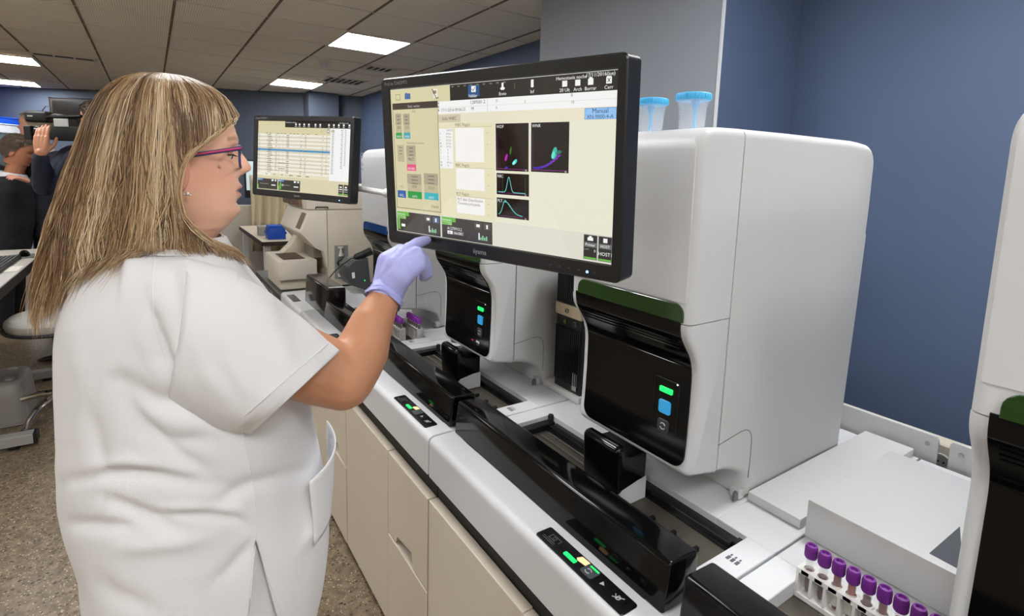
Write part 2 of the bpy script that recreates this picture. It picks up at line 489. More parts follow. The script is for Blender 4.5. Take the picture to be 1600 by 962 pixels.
def make_analyzer(label):
    t = thing('blood_analyzer', label, 'laboratory analyzer', (XA0, .80, .812), 'white tall analyzers on the line')
    # upper front cover
    pr = [(.8055, 1.2345)] + [(.8042, 1.3), (.8025, 1.4), (.801, 1.5), (.800, 1.548)] + arc(.845, 1.550, .045, 180, 97, 8) + [(.87, 1.5965), (.9275, 1.598), (.9275, 1.2345)]
    mb = MB(); mb.prism(pr, XA0, XA1, r=.016, seg=5, hold=lambda p: (0 if p.x > .927 else 1, 0 if p.y < 1.2346 else 1)); build(mb, 'front_cover', WHITE, t, ang=28)
    # slightly raised front panel with rounded upper corners
    fp = [(1.2345, .8055), (1.3, .8042), (1.4, .8025), (1.5, .801), (1.548, .800)] + [(z_, y_) for y_, z_ in arc(.845, 1.550, .045, 180, 100, 8)]
    fy = lambda z_: interp([(a_, b_) for a_, b_ in fp], z_)[0]
    fx0, fx1, fz0, fz1, fr = XA0 + .009, XA1 - .009, 1.274, 1.580, .026
    zz = list(np.linspace(fz0, fz1 - fr, 9)) + [fz1 - fr + fr * math.sin(PI / 2 * k / 8) for k in range(1, 9)]
    rr_ = []
    for z_ in zz:
        ins = 0 if z_ < fz1 - fr else fr - math.sqrt(max(0, fr ** 2 - (z_ - fz1 + fr) ** 2))
        xs_ = np.linspace(fx0 + ins, fx1 - ins, 9)
        rr_.append([(float(x_), fy(z_) - .0016, float(z_)) for x_ in xs_] + [(float(x_), fy(z_) + .002, float(z_)) for x_ in xs_[::-1]])
    mb = MB(); mb.loft(rr_); build(mb, 'front_panel', WHITE, t, ang=40)
    # rear body
    pr = [(.9308, 1.5982)] + [(1.1, 1.600), (1.36, 1.601)] + [(1.40, 1.599)] + arc(1.425, 1.545, .052, 80, 0, 7) + [(1.4795, 1.45), (1.4785, 1.385), (1.482, 1.378), (1.482, 1.36), (1.478, 1.2), (1.466, .9), (1.463, .812),
          (1.046, .812), (1.046, .840), (1.042, .856), (1.034, .868), (1.022, .878), (1.0, .888), (.972, .898), (.945, .9035), (.9308, .9055)]
    mb = MB(); mb.prism(pr, XA0, XA1, r=.018, seg=5, hold=lambda p: (0 if p.x < .931 else 1, 1)); build(mb, 'rear_body', WHITE2, t, ang=28)
    # lower front: door frame with the white rim
    pr = [(y, z) for z, y in NOSE if z < 1.2335] 
    pr = [(.8065, 1.2325)] + pr + [(.8466, .926), (.8482, .9215), (.852, .9175), (.859, .914), (.88, .9105), (.9265, .9058), (.9265, 1.2325)]
    mb = MB(); mb.prism(pr, XA0, XA1, r=.011, seg=5, hold=lambda p: (0 if p.x > .926 else 1, 0 if p.y > 1.232 else 1))
    def round_corner(v):
        R_, zb_ = .030, .9085; d_ = v[2] - zb_
        if d_ >= R_: return v
        ins = R_ - math.sqrt(max(0, R_ ** 2 - (R_ - max(0, d_)) ** 2)); k_ = min(1, max(0, (.915 - v[1]) / .05))
        c_ = (XA0 + XA1) / 2; h_ = (XA1 - XA0) / 2
        return (c_ + (v[0] - c_) * (h_ - ins * k_) / h_, v[1], v[2])
    mb.v = [round_corner(v) for v in mb.v]
    df = build(mb, 'door_frame', WHITE, t, ang=28)
    # glossy black door glass that follows the S curve
    gx0, gx1, gz0, gz1, rad = XA0 + .021, XA1 - .019, .930, 1.240, .026
    zs = [gz0 + rad * (1 - math.cos(PI / 2 * k / 6)) for k in range(7)] + [float(v) for v in np.linspace(gz0 + rad, gz1, 26)[1:]]
    rings = []
    nx = 18
    for off in (0, 1):
        for z in zs:
            ins = 0
            if z < gz0 + rad: ins = rad - math.sqrt(max(0, rad ** 2 - (gz0 + rad - z) ** 2))
            row = []
            for i in range(nx + 1):
                x = gx0 + ins + (gx1 - gx0 - 2 * ins) * i / nx
                y = nose_y(z) - .0035 + (.006 if off else 0)
                row.append((x, y, z))
            rings.append(row)
    K = len(zs); n = nx + 1; V = [p for r in rings for p in r]; F = []
    for k in range(K - 1):
        for i in range(nx):
            F.append([k * n + i, k * n + i + 1, (k + 1) * n + i + 1, (k + 1) * n + i]); o = K * n
            F.append([o + k * n + i, o + (k + 1) * n + i, o + (k + 1) * n + i + 1, o + k * n + i + 1])
        for i in (0, nx):
            F.append([k * n + i, (k + 1) * n + i, K * n + (k + 1) * n + i, K * n + k * n + i])
    for k in (0, K - 1):
        for i in range(nx): F.append([k * n + i, k * n + i + 1, K * n + k * n + i + 1, K * n + k * n + i])
    mb = MB(); mb.add(V, F); glass = build(mb, 'door_glass', BLACKG, t, ang=40)
    # horizontal ridges in the bend of the glass
    mb = MB()
    for z in (1.196, 1.188, 1.180): mb.tube([(gx0 + .01, nose_y(z) - .0045, z), (gx1 - .01, nose_y(z) - .0045, z)], .0012, 6)
    mb.tube([(gx0 + .002, nose_y(1.139) - .0036, 1.139), (gx1 - .002, nose_y(1.139) - .0036, 1.139)], .0009, 6)
    build(mb, 'grip_ridge', BLACKG, glass)
    # tinted window strip above the door
    mb = MB(); pr = [(XA0 + .030, 1.2375), (XA1 - .012, 1.2375)] + arc(XA1 - .032, 1.251, .020, 0, 90, 5) + arc(XA0 + .05, 1.251, .020, 90, 180, 5)
    mb.prism(pr, .7995, .806, r=.001, seg=1, axis=1); build(mb, 'tinted_window', mat('window_green', srgb(30, 62, 18), .15, coat=.3), t)
    # control strip in the glass
    yb = .8475
    mb = MB(); pr = rrect(-.712, .985, -.650, 1.098, .006)
    mb.tube([(x, nose_y(z) - .0036, z) for x, z in pr], .0008, 5, closed=True); build(mb, 'control_outline', BLACKM, glass)
    def pad(nm, x0, z0, x1, z1, m_, r=.004, th=.002):
        mb = MB(); mb.prism(rrect(x0, z0, x1, z1, r), .8465 - th, .8485, r=.0006, seg=1, axis=1)
        return build(mb, nm, m_, t)
    o = pad('status_light', -.697, 1.0705, -.665, 1.0815, LEDG, .002); o['label'] = 'green status light'
    o = pad('start_button', -.6965, 1.026, -.667, 1.054, LEDB, .005); o['label'] = 'blue button'
    rb = pad('reset_button', -.6965, .986, -.668, 1.013, mat('button_grey', srgb(60, 60, 64), .4), .005)
    mb = MB()
    for a0, a1 in ((20, 150), (200, 330)): mb.tube([(-.682 + .0065 * math.cos(math.radians(a)), .844, .9995 + .0065 * math.sin(math.radians(a))) for a in range(a0, a1 + 1, 13)], .0010, 5)
    build(mb, 'reset_icon', ICON, rb)
    mb = MB(); mb.ball((-.655, .848, 1.096), .0018, 6); build(mb, 'indicator', mat('led_white', (1, 1, 1, 1), .3, emit=(1, 1, 1, 1), es=1), t)
    # side cover seam lines and the cable notch at the foot
    xs = XA1 + .0002
    mb = MB()
    pts = [(xs, .9265, .969), (xs, .965, .974), (xs, 1.0, .979), (xs, 1.02, .979), (xs, 1.033, .974), (xs, 1.043, .962), (xs, 1.046, .945), (xs, 1.047, .90), (xs, 1.0455, .862)]
    mb.tube(pts, .0007, 5); build(mb, 'cover_seam', SEAM, t)
    mb = MB(); mb.prism([(1.012, .8125)] + [(1.012, .826)] + arc(1.0185, .828, .0065, 180, 0, 5) + [(1.025, .8125)], XA1 - .012, XA1 - .006, r=.001, seg=1)
    build(mb, 'cable_notch', mat('notch_grey', srgb(110, 112, 116), .4), t)
    mb = MB(); mb.box((XA1 - .028, 1.027, .8125), (XA1 - .004, 1.047, .836), .003); build(mb, 'foot', WHITE2, t)
    return t

anaA = make_analyzer('tall white analyzer with two blue-lidded cups on its top')
anaB, pB = dup(anaA, (-PITCH, 0, 0), 'tall white analyzer mostly behind the big touchscreen, red dot on its door')
anaC, pC = dup(anaA, (-2 * PITCH - .016, 0, 0), 'farthest tall white analyzer with a blue window strip, between the two touchscreens')
anaD, pD = dup(anaA, (PITCH, 0, 0), 'nearest tall white analyzer, cut off by the right picture edge')
WBLUE = mat('window_blue', srgb(20, 66, 128), .2, coat=.3)
for o in pC['tinted_window']:
    o.material_slots[0].link = 'OBJECT'; o.material_slots[0].material = WBLUE
# stickers on B's door
dx = -PITCH
mb = MB(); mb.lathe([(0, 0), (.009, 0), (.009, .001), (0, .001)], (0, 0, 0), 16, M=Matrix.Translation((-.727 + dx, .8462, .957)) @ Matrix.Rotation(PI / 2, 4, 'X'))
o = build(mb, 'sticker', mat('sticker_red', srgb(205, 40, 60), .5), anaB); o['label'] = 'round red sticker'
mb = MB(); mb.box((-.702 + dx, .8452, .945), (-.683 + dx, .8462, .968)); mb.box((-.699 + dx, .8448, .952), (-.686 + dx, .8453, .956), mi=1); mb.box((-.699 + dx, .8448, .960), (-.689 + dx, .8453, .9625), mi=1)
o = build(mb, 'sticker', [mat('sticker_white', srgb(225, 225, 225), .5), ICOND], anaB, smooth=False); o['label'] = 'small white sticker'
# printed mark on C's and D's front cover
dx = -2 * PITCH - .016
LOGO = mat('logo_blue', srgb(110, 130, 165), .5)
mb = MB()
def yfc(z): return 0.7968 if z > 1.5 else .8005
ox = XA0 + dx + .015
mb.tube([(ox + .008 + .010 * math.cos(a), 0.7968, 1.566 + .012 * math.sin(a)) for a in np.linspace(.6, 5.2, 12)], .0014, 5)
mb.tube([(ox + .012, 0.7968, 1.556), (ox + .026, 0.7968, 1.572), (ox + .022, 0.7968, 1.584)], .0014, 5)
add_text(mb, 'XN', (ox, 0.7968, 1.520), (1, 0, 0), (0, 0, 1), .022)
add_text(mb, '9000', (ox, 0.7968, 1.500), (1, 0, 0), (0, 0, 1), .016)
build(mb, 'printed_mark', LOGO, anaC)
dx = PITCH; mb = MB(); ox = XA0 + dx + .035
add_text(mb, 'XN', (ox, 0.7968, 1.455), (1, 0, 0), (0, 0, 1), .03)
build(mb, 'printed_mark', GREYP, anaD)

# ------------------------------------------------------------------ wagons
WX0, WX1 = -1.2135, -.4765
TOP = .81
def make_wagon(label):
    t = thing('analyzer_workbench', label, 'workbench', (WX0, .571, 0), 'white drawer workbenches under the analyzers')
    x0, x1 = WX0 + .0015, WX1 - .0015
    mb = MB()
    # rounded front lip
    pr = [(.5715, .702), (.5715, .785)] + arc(.589, .7925, .0175, 180, 90, 6) + [(.6415, .811), (.6415, .702)]
    mb.prism(pr, x0, x1, r=.0035, seg=2)
    cx0, cx1 = WX0 + .055, WX1 - .056
    for lo, hi in (((x0, .6417, .70), (cx0, .935, TOP)), ((cx1, .6417, .70), (x1, .935, TOP)), ((x0, .9355, .70), (cx1 - .07, 1.60, TOP)), ((cx1 - .0695, .9355, .70), (x1, 1.60, TOP))):
        mb.box(lo, hi, .0012, 1)
    build(mb, 'worktop', WHITE, t, ang=25)
    # recessed sample track
    mb = MB(); mb.box((cx0, .6417, .70), (cx1, .935, .782)); trk = build(mb, 'sample_track', TRACK, t, smooth=False)
    mb = MB(); mb.box((cx0 + .031, .905, .782), (cx1 - .017, .934, .797), .001, 1); mb.box((cx0 + .031, .898, .782), (cx1 - .017, .9045, .787)); build(mb, 'rear_guide', BLACKP, t, ang=25)
    mb = MB(); mb.box((cx0 + .002, .645, .782), (cx0 + .03, .93, .80), .002, 1)
    build(mb, 'guide_rail', BLACKP, trk, ang=25)
    mb = MB()
    mb.tube([(cx0 + .05, .888, .789), (cx1 - .25, .888, .789)], .002, 6); mb.tube([(cx0 + .05, .862, .789), (cx1 - .25, .862, .789)], .0018, 6)
    build(mb, 'guide_rod', STEEL, trk)
    mb = MB(); mb.lathe([(0, 0), (.009, 0), (.009, .024), (.007, .028), (0, .028)], (cx0 + .006, .931, .785), 14); build(mb, 'pivot_post', BLACKM, trk)
    for k, xx in enumerate((cx1 - .05, cx1 - .105, cx1 - .16)):
        mb = MB(); mb.box((xx - .004, .835, .782), (xx + .004, .852, .792), .001, 1); mb.box((xx - .012, .838, .782), (xx + .002, .844, .786)); build(mb, 'stop_pin', BLACKP, trk)
    mb = MB(); mb.box((cx1 - .016, .912, .788), (cx1 + .001, .9345, .8005), .001, 1); build(mb, 'latch', BLACKM, trk)
    # smoked acrylic cover over the track
    ex0, ex1 = WX0 + .010, WX1 - .014
    pr = [(.6425, .812), (.6445, .845), (.648, .875)] + arc(.6575, .8895, .0085, 190, 80, 6) + [(.715, .8945), (.7205, .8915), (.7225, .885), (.7225, .812)]
    mb = MB(); mb.prism(pr, ex0, ex1, r=.006, seg=3); build(mb, 'track_cover', BLACKG, t, ang=30)
    mb = MB(); mb.box((ex0 + .004, .7185, .70), (ex1 - .004, .7222, .812)); 
    # black rounded sampler block reaching under the analyzer
    sx0, sx1 = WX0 + .341, WX0 + .4565
    pr = [(.806, .812), (.802, .84), (.799, .905)] + arc(.813, .911, .0145, 180, 90, 5) + [(.820, .9255), (.826, .920), (.830, .908), (.842, .902), (.897, .899), (.897, .830)]
    mb = MB(); mb.prism(pr, sx0, sx1, r=.012, seg=4); sb = build(mb, 'sampler_block', BLACKG, t, ang=30)
    mb = MB(); mb.box((sx0 + .01, .815, .782), (sx1 - .0005, .8965, .836), .002, 1); build(mb, 'sampler_base', WHITE, sb, ang=25)
    # black shadow recess under the lip, then the drawers
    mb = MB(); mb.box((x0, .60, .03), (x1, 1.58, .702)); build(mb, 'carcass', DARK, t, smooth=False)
    g = .0012
    xm = WX0 + .44
    mb = MB(); mb.box((x0, .5725, .03), (xm - g, .5995, .633), .0015, 1); build(mb, 'side_door', CREAM_BOUNCE, t, ang=25)
    mb = MB(); mb.box((xm + g, .5715, .03), (x1 - .003, .5995, .353), .0015, 1); build(mb, 'lower_drawer', CREAM_BOUNCE, t, ang=25)
    mb = MB()
    hx0, hx1 = xm + .06, xm + .20
    mb.prism([(xm + g, .357), (hx0, .357), (hx0 + .016, .384), (hx1 - .018, .402), (hx1, .357), (x1 - .003, .357), (x1 - .003, .6305), (xm + g, .6305)], .573, .5995, r=.0012, seg=1, axis=1)
    ud = build(mb, 'upper_drawer', CREAM_BOUNCE, t, ang=25)
    mb = MB(); mb.prism([(.5995, .352), (.592, .358), (.588, .372), (.590, .39), (.5995, .405)], hx0 - .003, hx1 + .003, r=.001, seg=1); build(mb, 'pull_recess', mat('pull_grey', srgb(120, 118, 114), .35, .5), ud)
    mb = MB(); mb.box((x0 + .01, .62, 0), (x1 - .01, 1.55, .03)); build(mb, 'plinth', DARK, t, smooth=False)
    # black key panel on the lip
    kx0, kx1 = WX0 + .456, WX0 + .688
    mb = MB(); mb.prism(rrect(kx0, .5845, kx1, .6235, .006), .8095, .8123, r=.0008, seg=1, axis=2); kp = build(mb, 'key_panel', BLACKP, t)
    zt = .8126
    mb = MB(); mb.prism(rrect(kx0 + .072, .5945, kx0 + .103, .6035, .002), zt - .001, zt + .0006, axis=2); o = build(mb, 'status_light', LEDG, kp); o['label'] = 'green light'
    mb = MB(); mb.add([(kx0 + .095, .609, zt), (kx0 + .100, .6055, zt), (kx0 + .120, .6085, zt), (kx0 + .124, .617, zt), (kx0 + .117, .6205, zt), (kx0 + .099, .6195, zt)], [[0, 1, 2, 3, 4, 5]]); o = build(mb, 'warning_light', LEDO, kp); o['label'] = 'amber light'
    mb = MB(); mb.prism(rrect(kx0 + .119, .593, kx0 + .148, .620, .005), zt - .001, zt + .0008, r=.0005, seg=1, axis=2); rb = build(mb, 'reset_key', mat('key_grey', srgb(70, 74, 80), .35), kp)
    mb = MB()
    for a0, a1 in ((20, 150), (200, 330)): mb.tube([(kx0 + .132 + .0055 * math.cos(math.radians(a)), .6035 + .0055 * math.sin(math.radians(a)), zt + .0012) for a in range(a0, a1 + 1, 13)], .001, 5)
    build(mb, 'key_icon', ICON, rb)
    mb = MB(); mb.prism(rrect(kx0 + .125, .614, kx0 + .146, .6175, .001), zt, zt + .0012, axis=2); build(mb, 'key_light', LEDG, rb)
    for kx, icon in ((kx0 + .152, 'tri'), (kx0 + .188, 'mute')):
        mb = MB(); pr = rrect(kx, .5935, kx + .030, .6165, .006); mb.tube([(x, y, zt) for x, y in pr], .0006, 5, closed=True); key = build(mb, 'soft_key', BLACKG, kp)
        mb = MB(); cxk, cyk = kx + .015, .605
        if icon == 'tri': mb.add([(cxk - .004, cyk - .005, zt + .0005), (cxk + .005, cyk - .001, zt + .0005), (cxk - .003, cyk + .005, zt + .0005)], [[0, 1, 2]])
        else:
            mb.tube([(cxk + .0045 * math.cos(a), cyk + .0045 * math.sin(a), zt + .0008) for a in np.linspace(-1.9, 1.9, 9)], .0008, 5)
            mb.tube([(cxk - .0015, cyk - .0045, zt + .0008), (cxk - .0015, cyk + .0045, zt + .0008)], .0008, 5)
            mb.tube([(cxk - .008, cyk - .006, zt + .0008), (cxk + .009, cyk + .007, zt + .0008)], .0008, 5)
            mb.tube([(cxk - .008, cyk + .003, zt + .0008), (cxk - .003, cyk - .001, zt + .0008)], .0008, 5)
        build(mb, 'key_icon', ICON, kp)
    mb = MB()
    for a, b in (((.022, .612), (.048, .612)), ((.048, .612), (.048, .603)), ((.022, .612), (.022, .601)), ((.022, .601), (.040, .601)), ((.012, .597), (.046, .597)), ((.012, .593), (.046, .593)), ((.030, .609), (.038, .609)), ((.038, .609), (.038, .604)), ((.030, .604), (.038, .604)), ((.030, .604), (.030, .609))):
        mb.tube([(kx0 + a[0], a[1], zt), (kx0 + b[0], b[1], zt)], .0006, 4)
    build(mb, 'diagram', ICOND, kp)
    # small printed mark on the worktop, right of the track
    mb = MB()
    for k in range(3): mb.box((cx1 + .012 + .009 * k, .846, TOP), (cx1 + .018 + .009 * k, .858, TOP + .0004)); mb.box((cx1 + .013 + .009 * k, .86, TOP), (cx1 + .016 + .009 * k, .866, TOP + .0004))
    build(mb, 'printed_mark', GREYP, t, smooth=False)
    return t

wagA = make_wagon('white workbench with warm-tinted drawers under the cup-topped analyzer, right of the woman')
wagB, _ = dup(wagA, (-.739, 0, 0), 'white workbench with cream drawers behind the woman\'s arm, under the touchscreen')
wagC, pCw = dup(wagA, (-2 * .739, 0, 0), 'white workbench mostly hidden behind the woman, farthest with drawers', skip=('rear_guide',))
wagD, pDw = dup(wagA, (.739, 0, 0), 'nearest white workbench in the lower right corner, holding the tube rack', skip=('sampler_block', 'rear_guide'))
for nm_ in ('guide_rail', 'pivot_post'):
    for o in pDw.get(nm_, []): bpy.data.objects.remove(o)

for o in pCw.get('stop_pin', []): bpy.data.objects.remove(o)

# end unit with a small key panel and a taller black end cover
t = thing('line_end_unit', 'narrow white end unit of the line with raised black cover', 'workbench', (-3.15, .571, 0))
mb = MB()
pr = [(.5715, .702), (.5715, .785)] + arc(.589, .7925, .0175, 180, 90, 6) + [(.6415, .811), (1.35, .811), (1.35, .702)]
mb.prism(pr, -3.155, WX0 - 2 * .739 - .002, r=.0035, seg=2); build(mb, 'worktop', WHITE, t, ang=25)
mb = MB(); mb.box((-3.15, .573, .03), (-2.695, 1.3, .702)); build(mb, 'side_panel', CREAM_BOUNCE, t, smooth=False)
mb = MB(); mb.box((-3.14, .62, 0), (-2.70, 1.25, .03)); build(mb, 'plinth', DARK, t, smooth=False)
mb = MB(); mb.prism(rrect(-3.06, .584, -2.89, .6235, .006), .8105, .8125, r=.0008, seg=1, axis=2); kp = build(mb, 'key_panel', BLACKP, t)
mb = MB()
for k in range(4): mb.box((-3.04 + .04 * k, .60, .8125), (-3.02 + .04 * k, .608, .8129))
build(mb, 'key_icon', ICOND, kp, smooth=False)
mb = MB(); pr = [(.6425, .812), (.646, .875), (.650, .925)] + arc(.663, .94, .012, 185, 85, 6) + [(.735, .950), (.742, .945), (.745, .93), (.745, .812)]
mb.prism(pr, -2.90, -2.50, r=.012, seg=3); build(mb, 'end_cover', mat('smoked_brown', srgb(34, 25, 24), .18, coat=.3), wagC, ang=30)

# ------------------------------------------------------------------ boxes, tower PC, rails behind the line
def coverbox(name, label, lo, hi, r=.003, m_=WHITE2, dark=None):
    t = thing(name, label, 'equipment cover', (lo[0], lo[1], lo[2]))
    mb = MB(); mb.box(lo, hi, r, 2); build(mb, 'lid', m_, t, ang=28)
    mb = MB(); mb.box((lo[0] + .004, lo[1] + .004, lo[2] - .0005), (hi[0] - .004, hi[1] - .004, lo[2] + .004)); build(mb, 'base', LGREY, t, smooth=False)
    return t
coverbox('cover_box', 'flat low white cover box against the side of the cup-topped analyzer', (XA1 + .003, 1.046, .811), (-.489, 1.597, .832))
tb = coverbox('cover_box', 'large white cover box with dark corner flap behind the tube rack', (-.474, 1.034, .811), (-.207, 1.401, .889))
fl_ = [at_z(px_, py_, .8893) for px_, py_ in ((1452, 864), (1500, 822), (1504, 892))]
mb = MB(); mb.prism([(min(p_.x, -.2075), max(p_.y, 1.0365)) for p_ in fl_], .8885, .8896, axis=2); build(mb, 'corner_flap', GREYP, tb, smooth=False)
for zx, zy in ((-.40, 1.2), (-.31, 1.17)):
    pass
coverbox('cover_box', 'low white cover box carrying the black tower computer', (-1.3455, 1.046, .811), (-1.166, 1.597, .832))
t = thing('tower_computer', 'black ribbed tower computer with a gold band between two analyzers', 'computer', (-1.296, 1.05, .8325))
px0, px1, py0 = -1.296, -1.172, 1.05
mb = MB(); mb.box((px0, py0 + .004, .8325), (px1, 1.45, 1.25), .003, 1); build(mb, 'case', BLACKM, t, ang=25)
mb = MB()
for k in range(14): mb.box((px0 + .004 + .0085 * k, py0 - .001, 1.112), (px0 + .009 + .0085 * k, py0 + .005, 1.24))
for k in range(14): mb.box((px0 + .004 + .0085 * k, py0 - .001, .86), (px0 + .009 + .0085 * k, py0 + .005, 1.035))
build(mb, 'vent_rib', BLACKP, t, smooth=False)
mb = MB(); mb.box((px0, py0 - .003, 1.071), (px1, py0 + .004, 1.108), .001, 1); band = build(mb, 'front_band', mat('champagne', srgb(196, 180, 152), .35, .3), t, ang=25); band['label'] = 'gold band'
mb = MB(); mb.tube([(px0 + .058 + .008 * math.cos(a), py0 - .0034, 1.089 + .006 * math.sin(a)) for a in np.linspace(0, 2 * PI, 12, endpoint=False)], .001, 5, closed=True); mb.tube([(px0 + .049, py0 - .0034, 1.085), (px0 + .068, py0 - .0034, 1.094)], .001, 5); mb.tube([(px0 + .062, py0 - .0034, 1.083), (px0 + .066, py0 - .0034, 1.091)], .001, 5)
build(mb, 'logo', BLACKP, band)
mb = MB(); mb.lathe([(.0, 0), (.007, 0), (.007, .002), (.004, .0025), (0, .0025)], (0, 0, 0), 16, M=Matrix.Translation((px0 + .048, py0 - .0005, 1.052)) @ Matrix.Rotation(PI / 2, 4, 'X')); build(mb, 'audio_port', mat('port_green', srgb(120, 130, 40), .4, .4), t)
for zz in (1.046,): 
    mb = MB(); mb.box((px0 + .085, py0 - .0015, zz), (px0 + .098, py0 + .003, zz + .014), .001, 1); mb.box((px0 + .088, py0 - .002, zz + .002), (px0 + .095, py0 - .001, zz + .012), mi=1); build(mb, 'usb_port', [GREYP, DARK], t, smooth=False)
mb = MB(); mb.box((px0 + .092, py0 - .0008, .845), (px0 + .112, py0 + .0002, .90)); build(mb, 'label_sticker', mat('sticker_grey', srgb(150, 148, 142), .5), t, smooth=False)

def rail(label, x0, x1):
    t = thing('back_rail', label, 'rail plate', (x0, 1.62, .79))
    mb = MB(); pr = [(x0, .775), (x1, .775), (x1, .868), (x1 - .006, .876), (x0 + .006, .876), (x0, .868)]
    mb.prism(pr, 1.615, 1.624, r=.0015, seg=1, axis=1); build(mb, 'plate', WHITE2, t, ang=25)
    for x in (x0 + .024, x1 - .022):
        mb = MB(); mb.lathe([(0, 0), (.006, 0), (.0055, .002), (.003, .003), (0, .003)], (0, 0, 0), 12, M=Matrix.Translation((x, 1.615, .85)) @ Matrix.Rotation(PI / 2, 4, 'X')); build(mb, 'screw', STEEL, t)
rail('long beige rail plate behind the low white cover box', -1.30, -.447)
rail('second beige rail plate, beside the wall socket near the right edge', -.424, .40)
t = thing('cable_trunking', 'beige cable trunking behind the rail plates', 'cable trunking', (-1.3, 1.66, .70))
mb = MB(); mb.box((-1.3, 1.655, .70), (.42, 1.71, .846), .004, 1); build(mb, 'duct', CREAM_BOUNCE, t, ang=25)
mb = MB(); mb.box((-1.3, 1.665, 0), (-1.24, 1.70, .70)); mb.box((.36, 1.665, 0), (.42, 1.70, .70)); build(mb, 'support', CREAM_BOUNCE, t, smooth=False)
c = at_y(1470, 721, 1.655)
t = thing('wall_socket', 'round grey power socket in the gap between the two rail plates', 'socket', (c.x, 1.65, c.z))
R = Matrix.Translation((c.x, 1.655, c.z)) @ Matrix.Rotation(PI / 2, 4, 'X')
mb = MB(); mb.lathe([(.016, .003), (.019, .006), (.022, .006), (.023, 0), (0, 0)], (0, 0, 0), 24, M=R); mb.lathe([(.016, .003), (.015, .001), (0, .001)], (0, 0, 0), 24, M=R); build(mb, 'faceplate', LGREY, t)
mb = MB()
for dx in (-.006, .006): mb.lathe([(0, .0018), (.0028, .0018), (.0028, .0008)], (dx, 0, 0), 8, M=R)
build(mb, 'pin_hole', DARK, t)

# ------------------------------------------------------------------ specimen cups on the analyzer
CUPP = mat('cup_clear', (.93, .95, .97, 1), .15, alpha=.2, spec=.6)
CUPB = mat('lid_blue', srgb(86, 196, 250), .4, sss=.3)
LIQ = mat('straw_frost', srgb(214, 218, 222), .4, trans=.5, ior=1.1)
def cup(px, lean, label, straw_x):
    c = at_y(px, 176, .905); x = c.x; zb = 1.5985
    t = thing('specimen_cup', label, 'specimen cup', (x, .905, zb), 'blue-lidded specimen cups')
    s = .0345; sz = s * 1.2
    mb = MB()
    out = [(.70, 0), (.72, .02), (.80, 1.15), (.86, 1.16), (.87, 1.42)]
    inn = [(.82, 1.42), (.75, 1.15), (.68, .05), (0, .05)]
    mb.lathe([(0, 0)] + [(r * s, z * sz) for r, z in out + inn], (x, .905, zb), 28); build(mb, 'cup_body', CUPP, t, ang=45)
    mb = MB(); pr = [(0, 1.38), (.90, 1.38), (.965, 1.40), (.985, 1.44), (.985, 1.66), (.95, 1.70), (.90, 1.71), (0, 1.69)]
    mb.lathe([(r * s, z * sz) for r, z in pr], (x, .905, zb), 32)
    lid = build(mb, 'lid', CUPB, t, ang=45)
    mb = MB()
    for k in range(32):
        a = 2 * PI * k / 32; mb.tube([(x + .99 * s * math.cos(a), .905 + .99 * s * math.sin(a), zb + sz * 1.43), (x + .99 * s * math.cos(a), .905 + .99 * s * math.sin(a), zb + sz * 1.64)], .0011, 5)
    build(mb, 'knurling', CUPB, lid)
    mb = MB(); mb.lathe([(0, 1.37), (.24, 1.37), (.23, 1.12), (.12, 1.0), (.09, .3), (.10, .1), (0, .1)] and [(r * s, z * sz) for r, z in [(0, 1.37), (.24, 1.37), (.23, 1.14), (.14, .98), (.10, .3), (.10, .1), (0, .1)]], (x + straw_x, .905, zb), 14); st = build(mb, 'transfer_straw', CUPB, t)
    mb = MB()
    for k in range(6): mb.box((x - .012, .905 - s * (.74 + .015 * k) - .0006, zb + sz * (.3 + .13 * k)), (x - .006 + .002 * (k % 2), .905 - s * (.735 + .015 * k), zb + sz * (.32 + .13 * k)))
    build(mb, 'volume_mark', LGREY, t, smooth=False)
cup(1018, 0, 'clear cup with blue lid standing right beside the touchscreen edge', -.002)
cup(1082, 0, 'clear cup with blue lid, farther from the touchscreen, on the analyzer', .006)

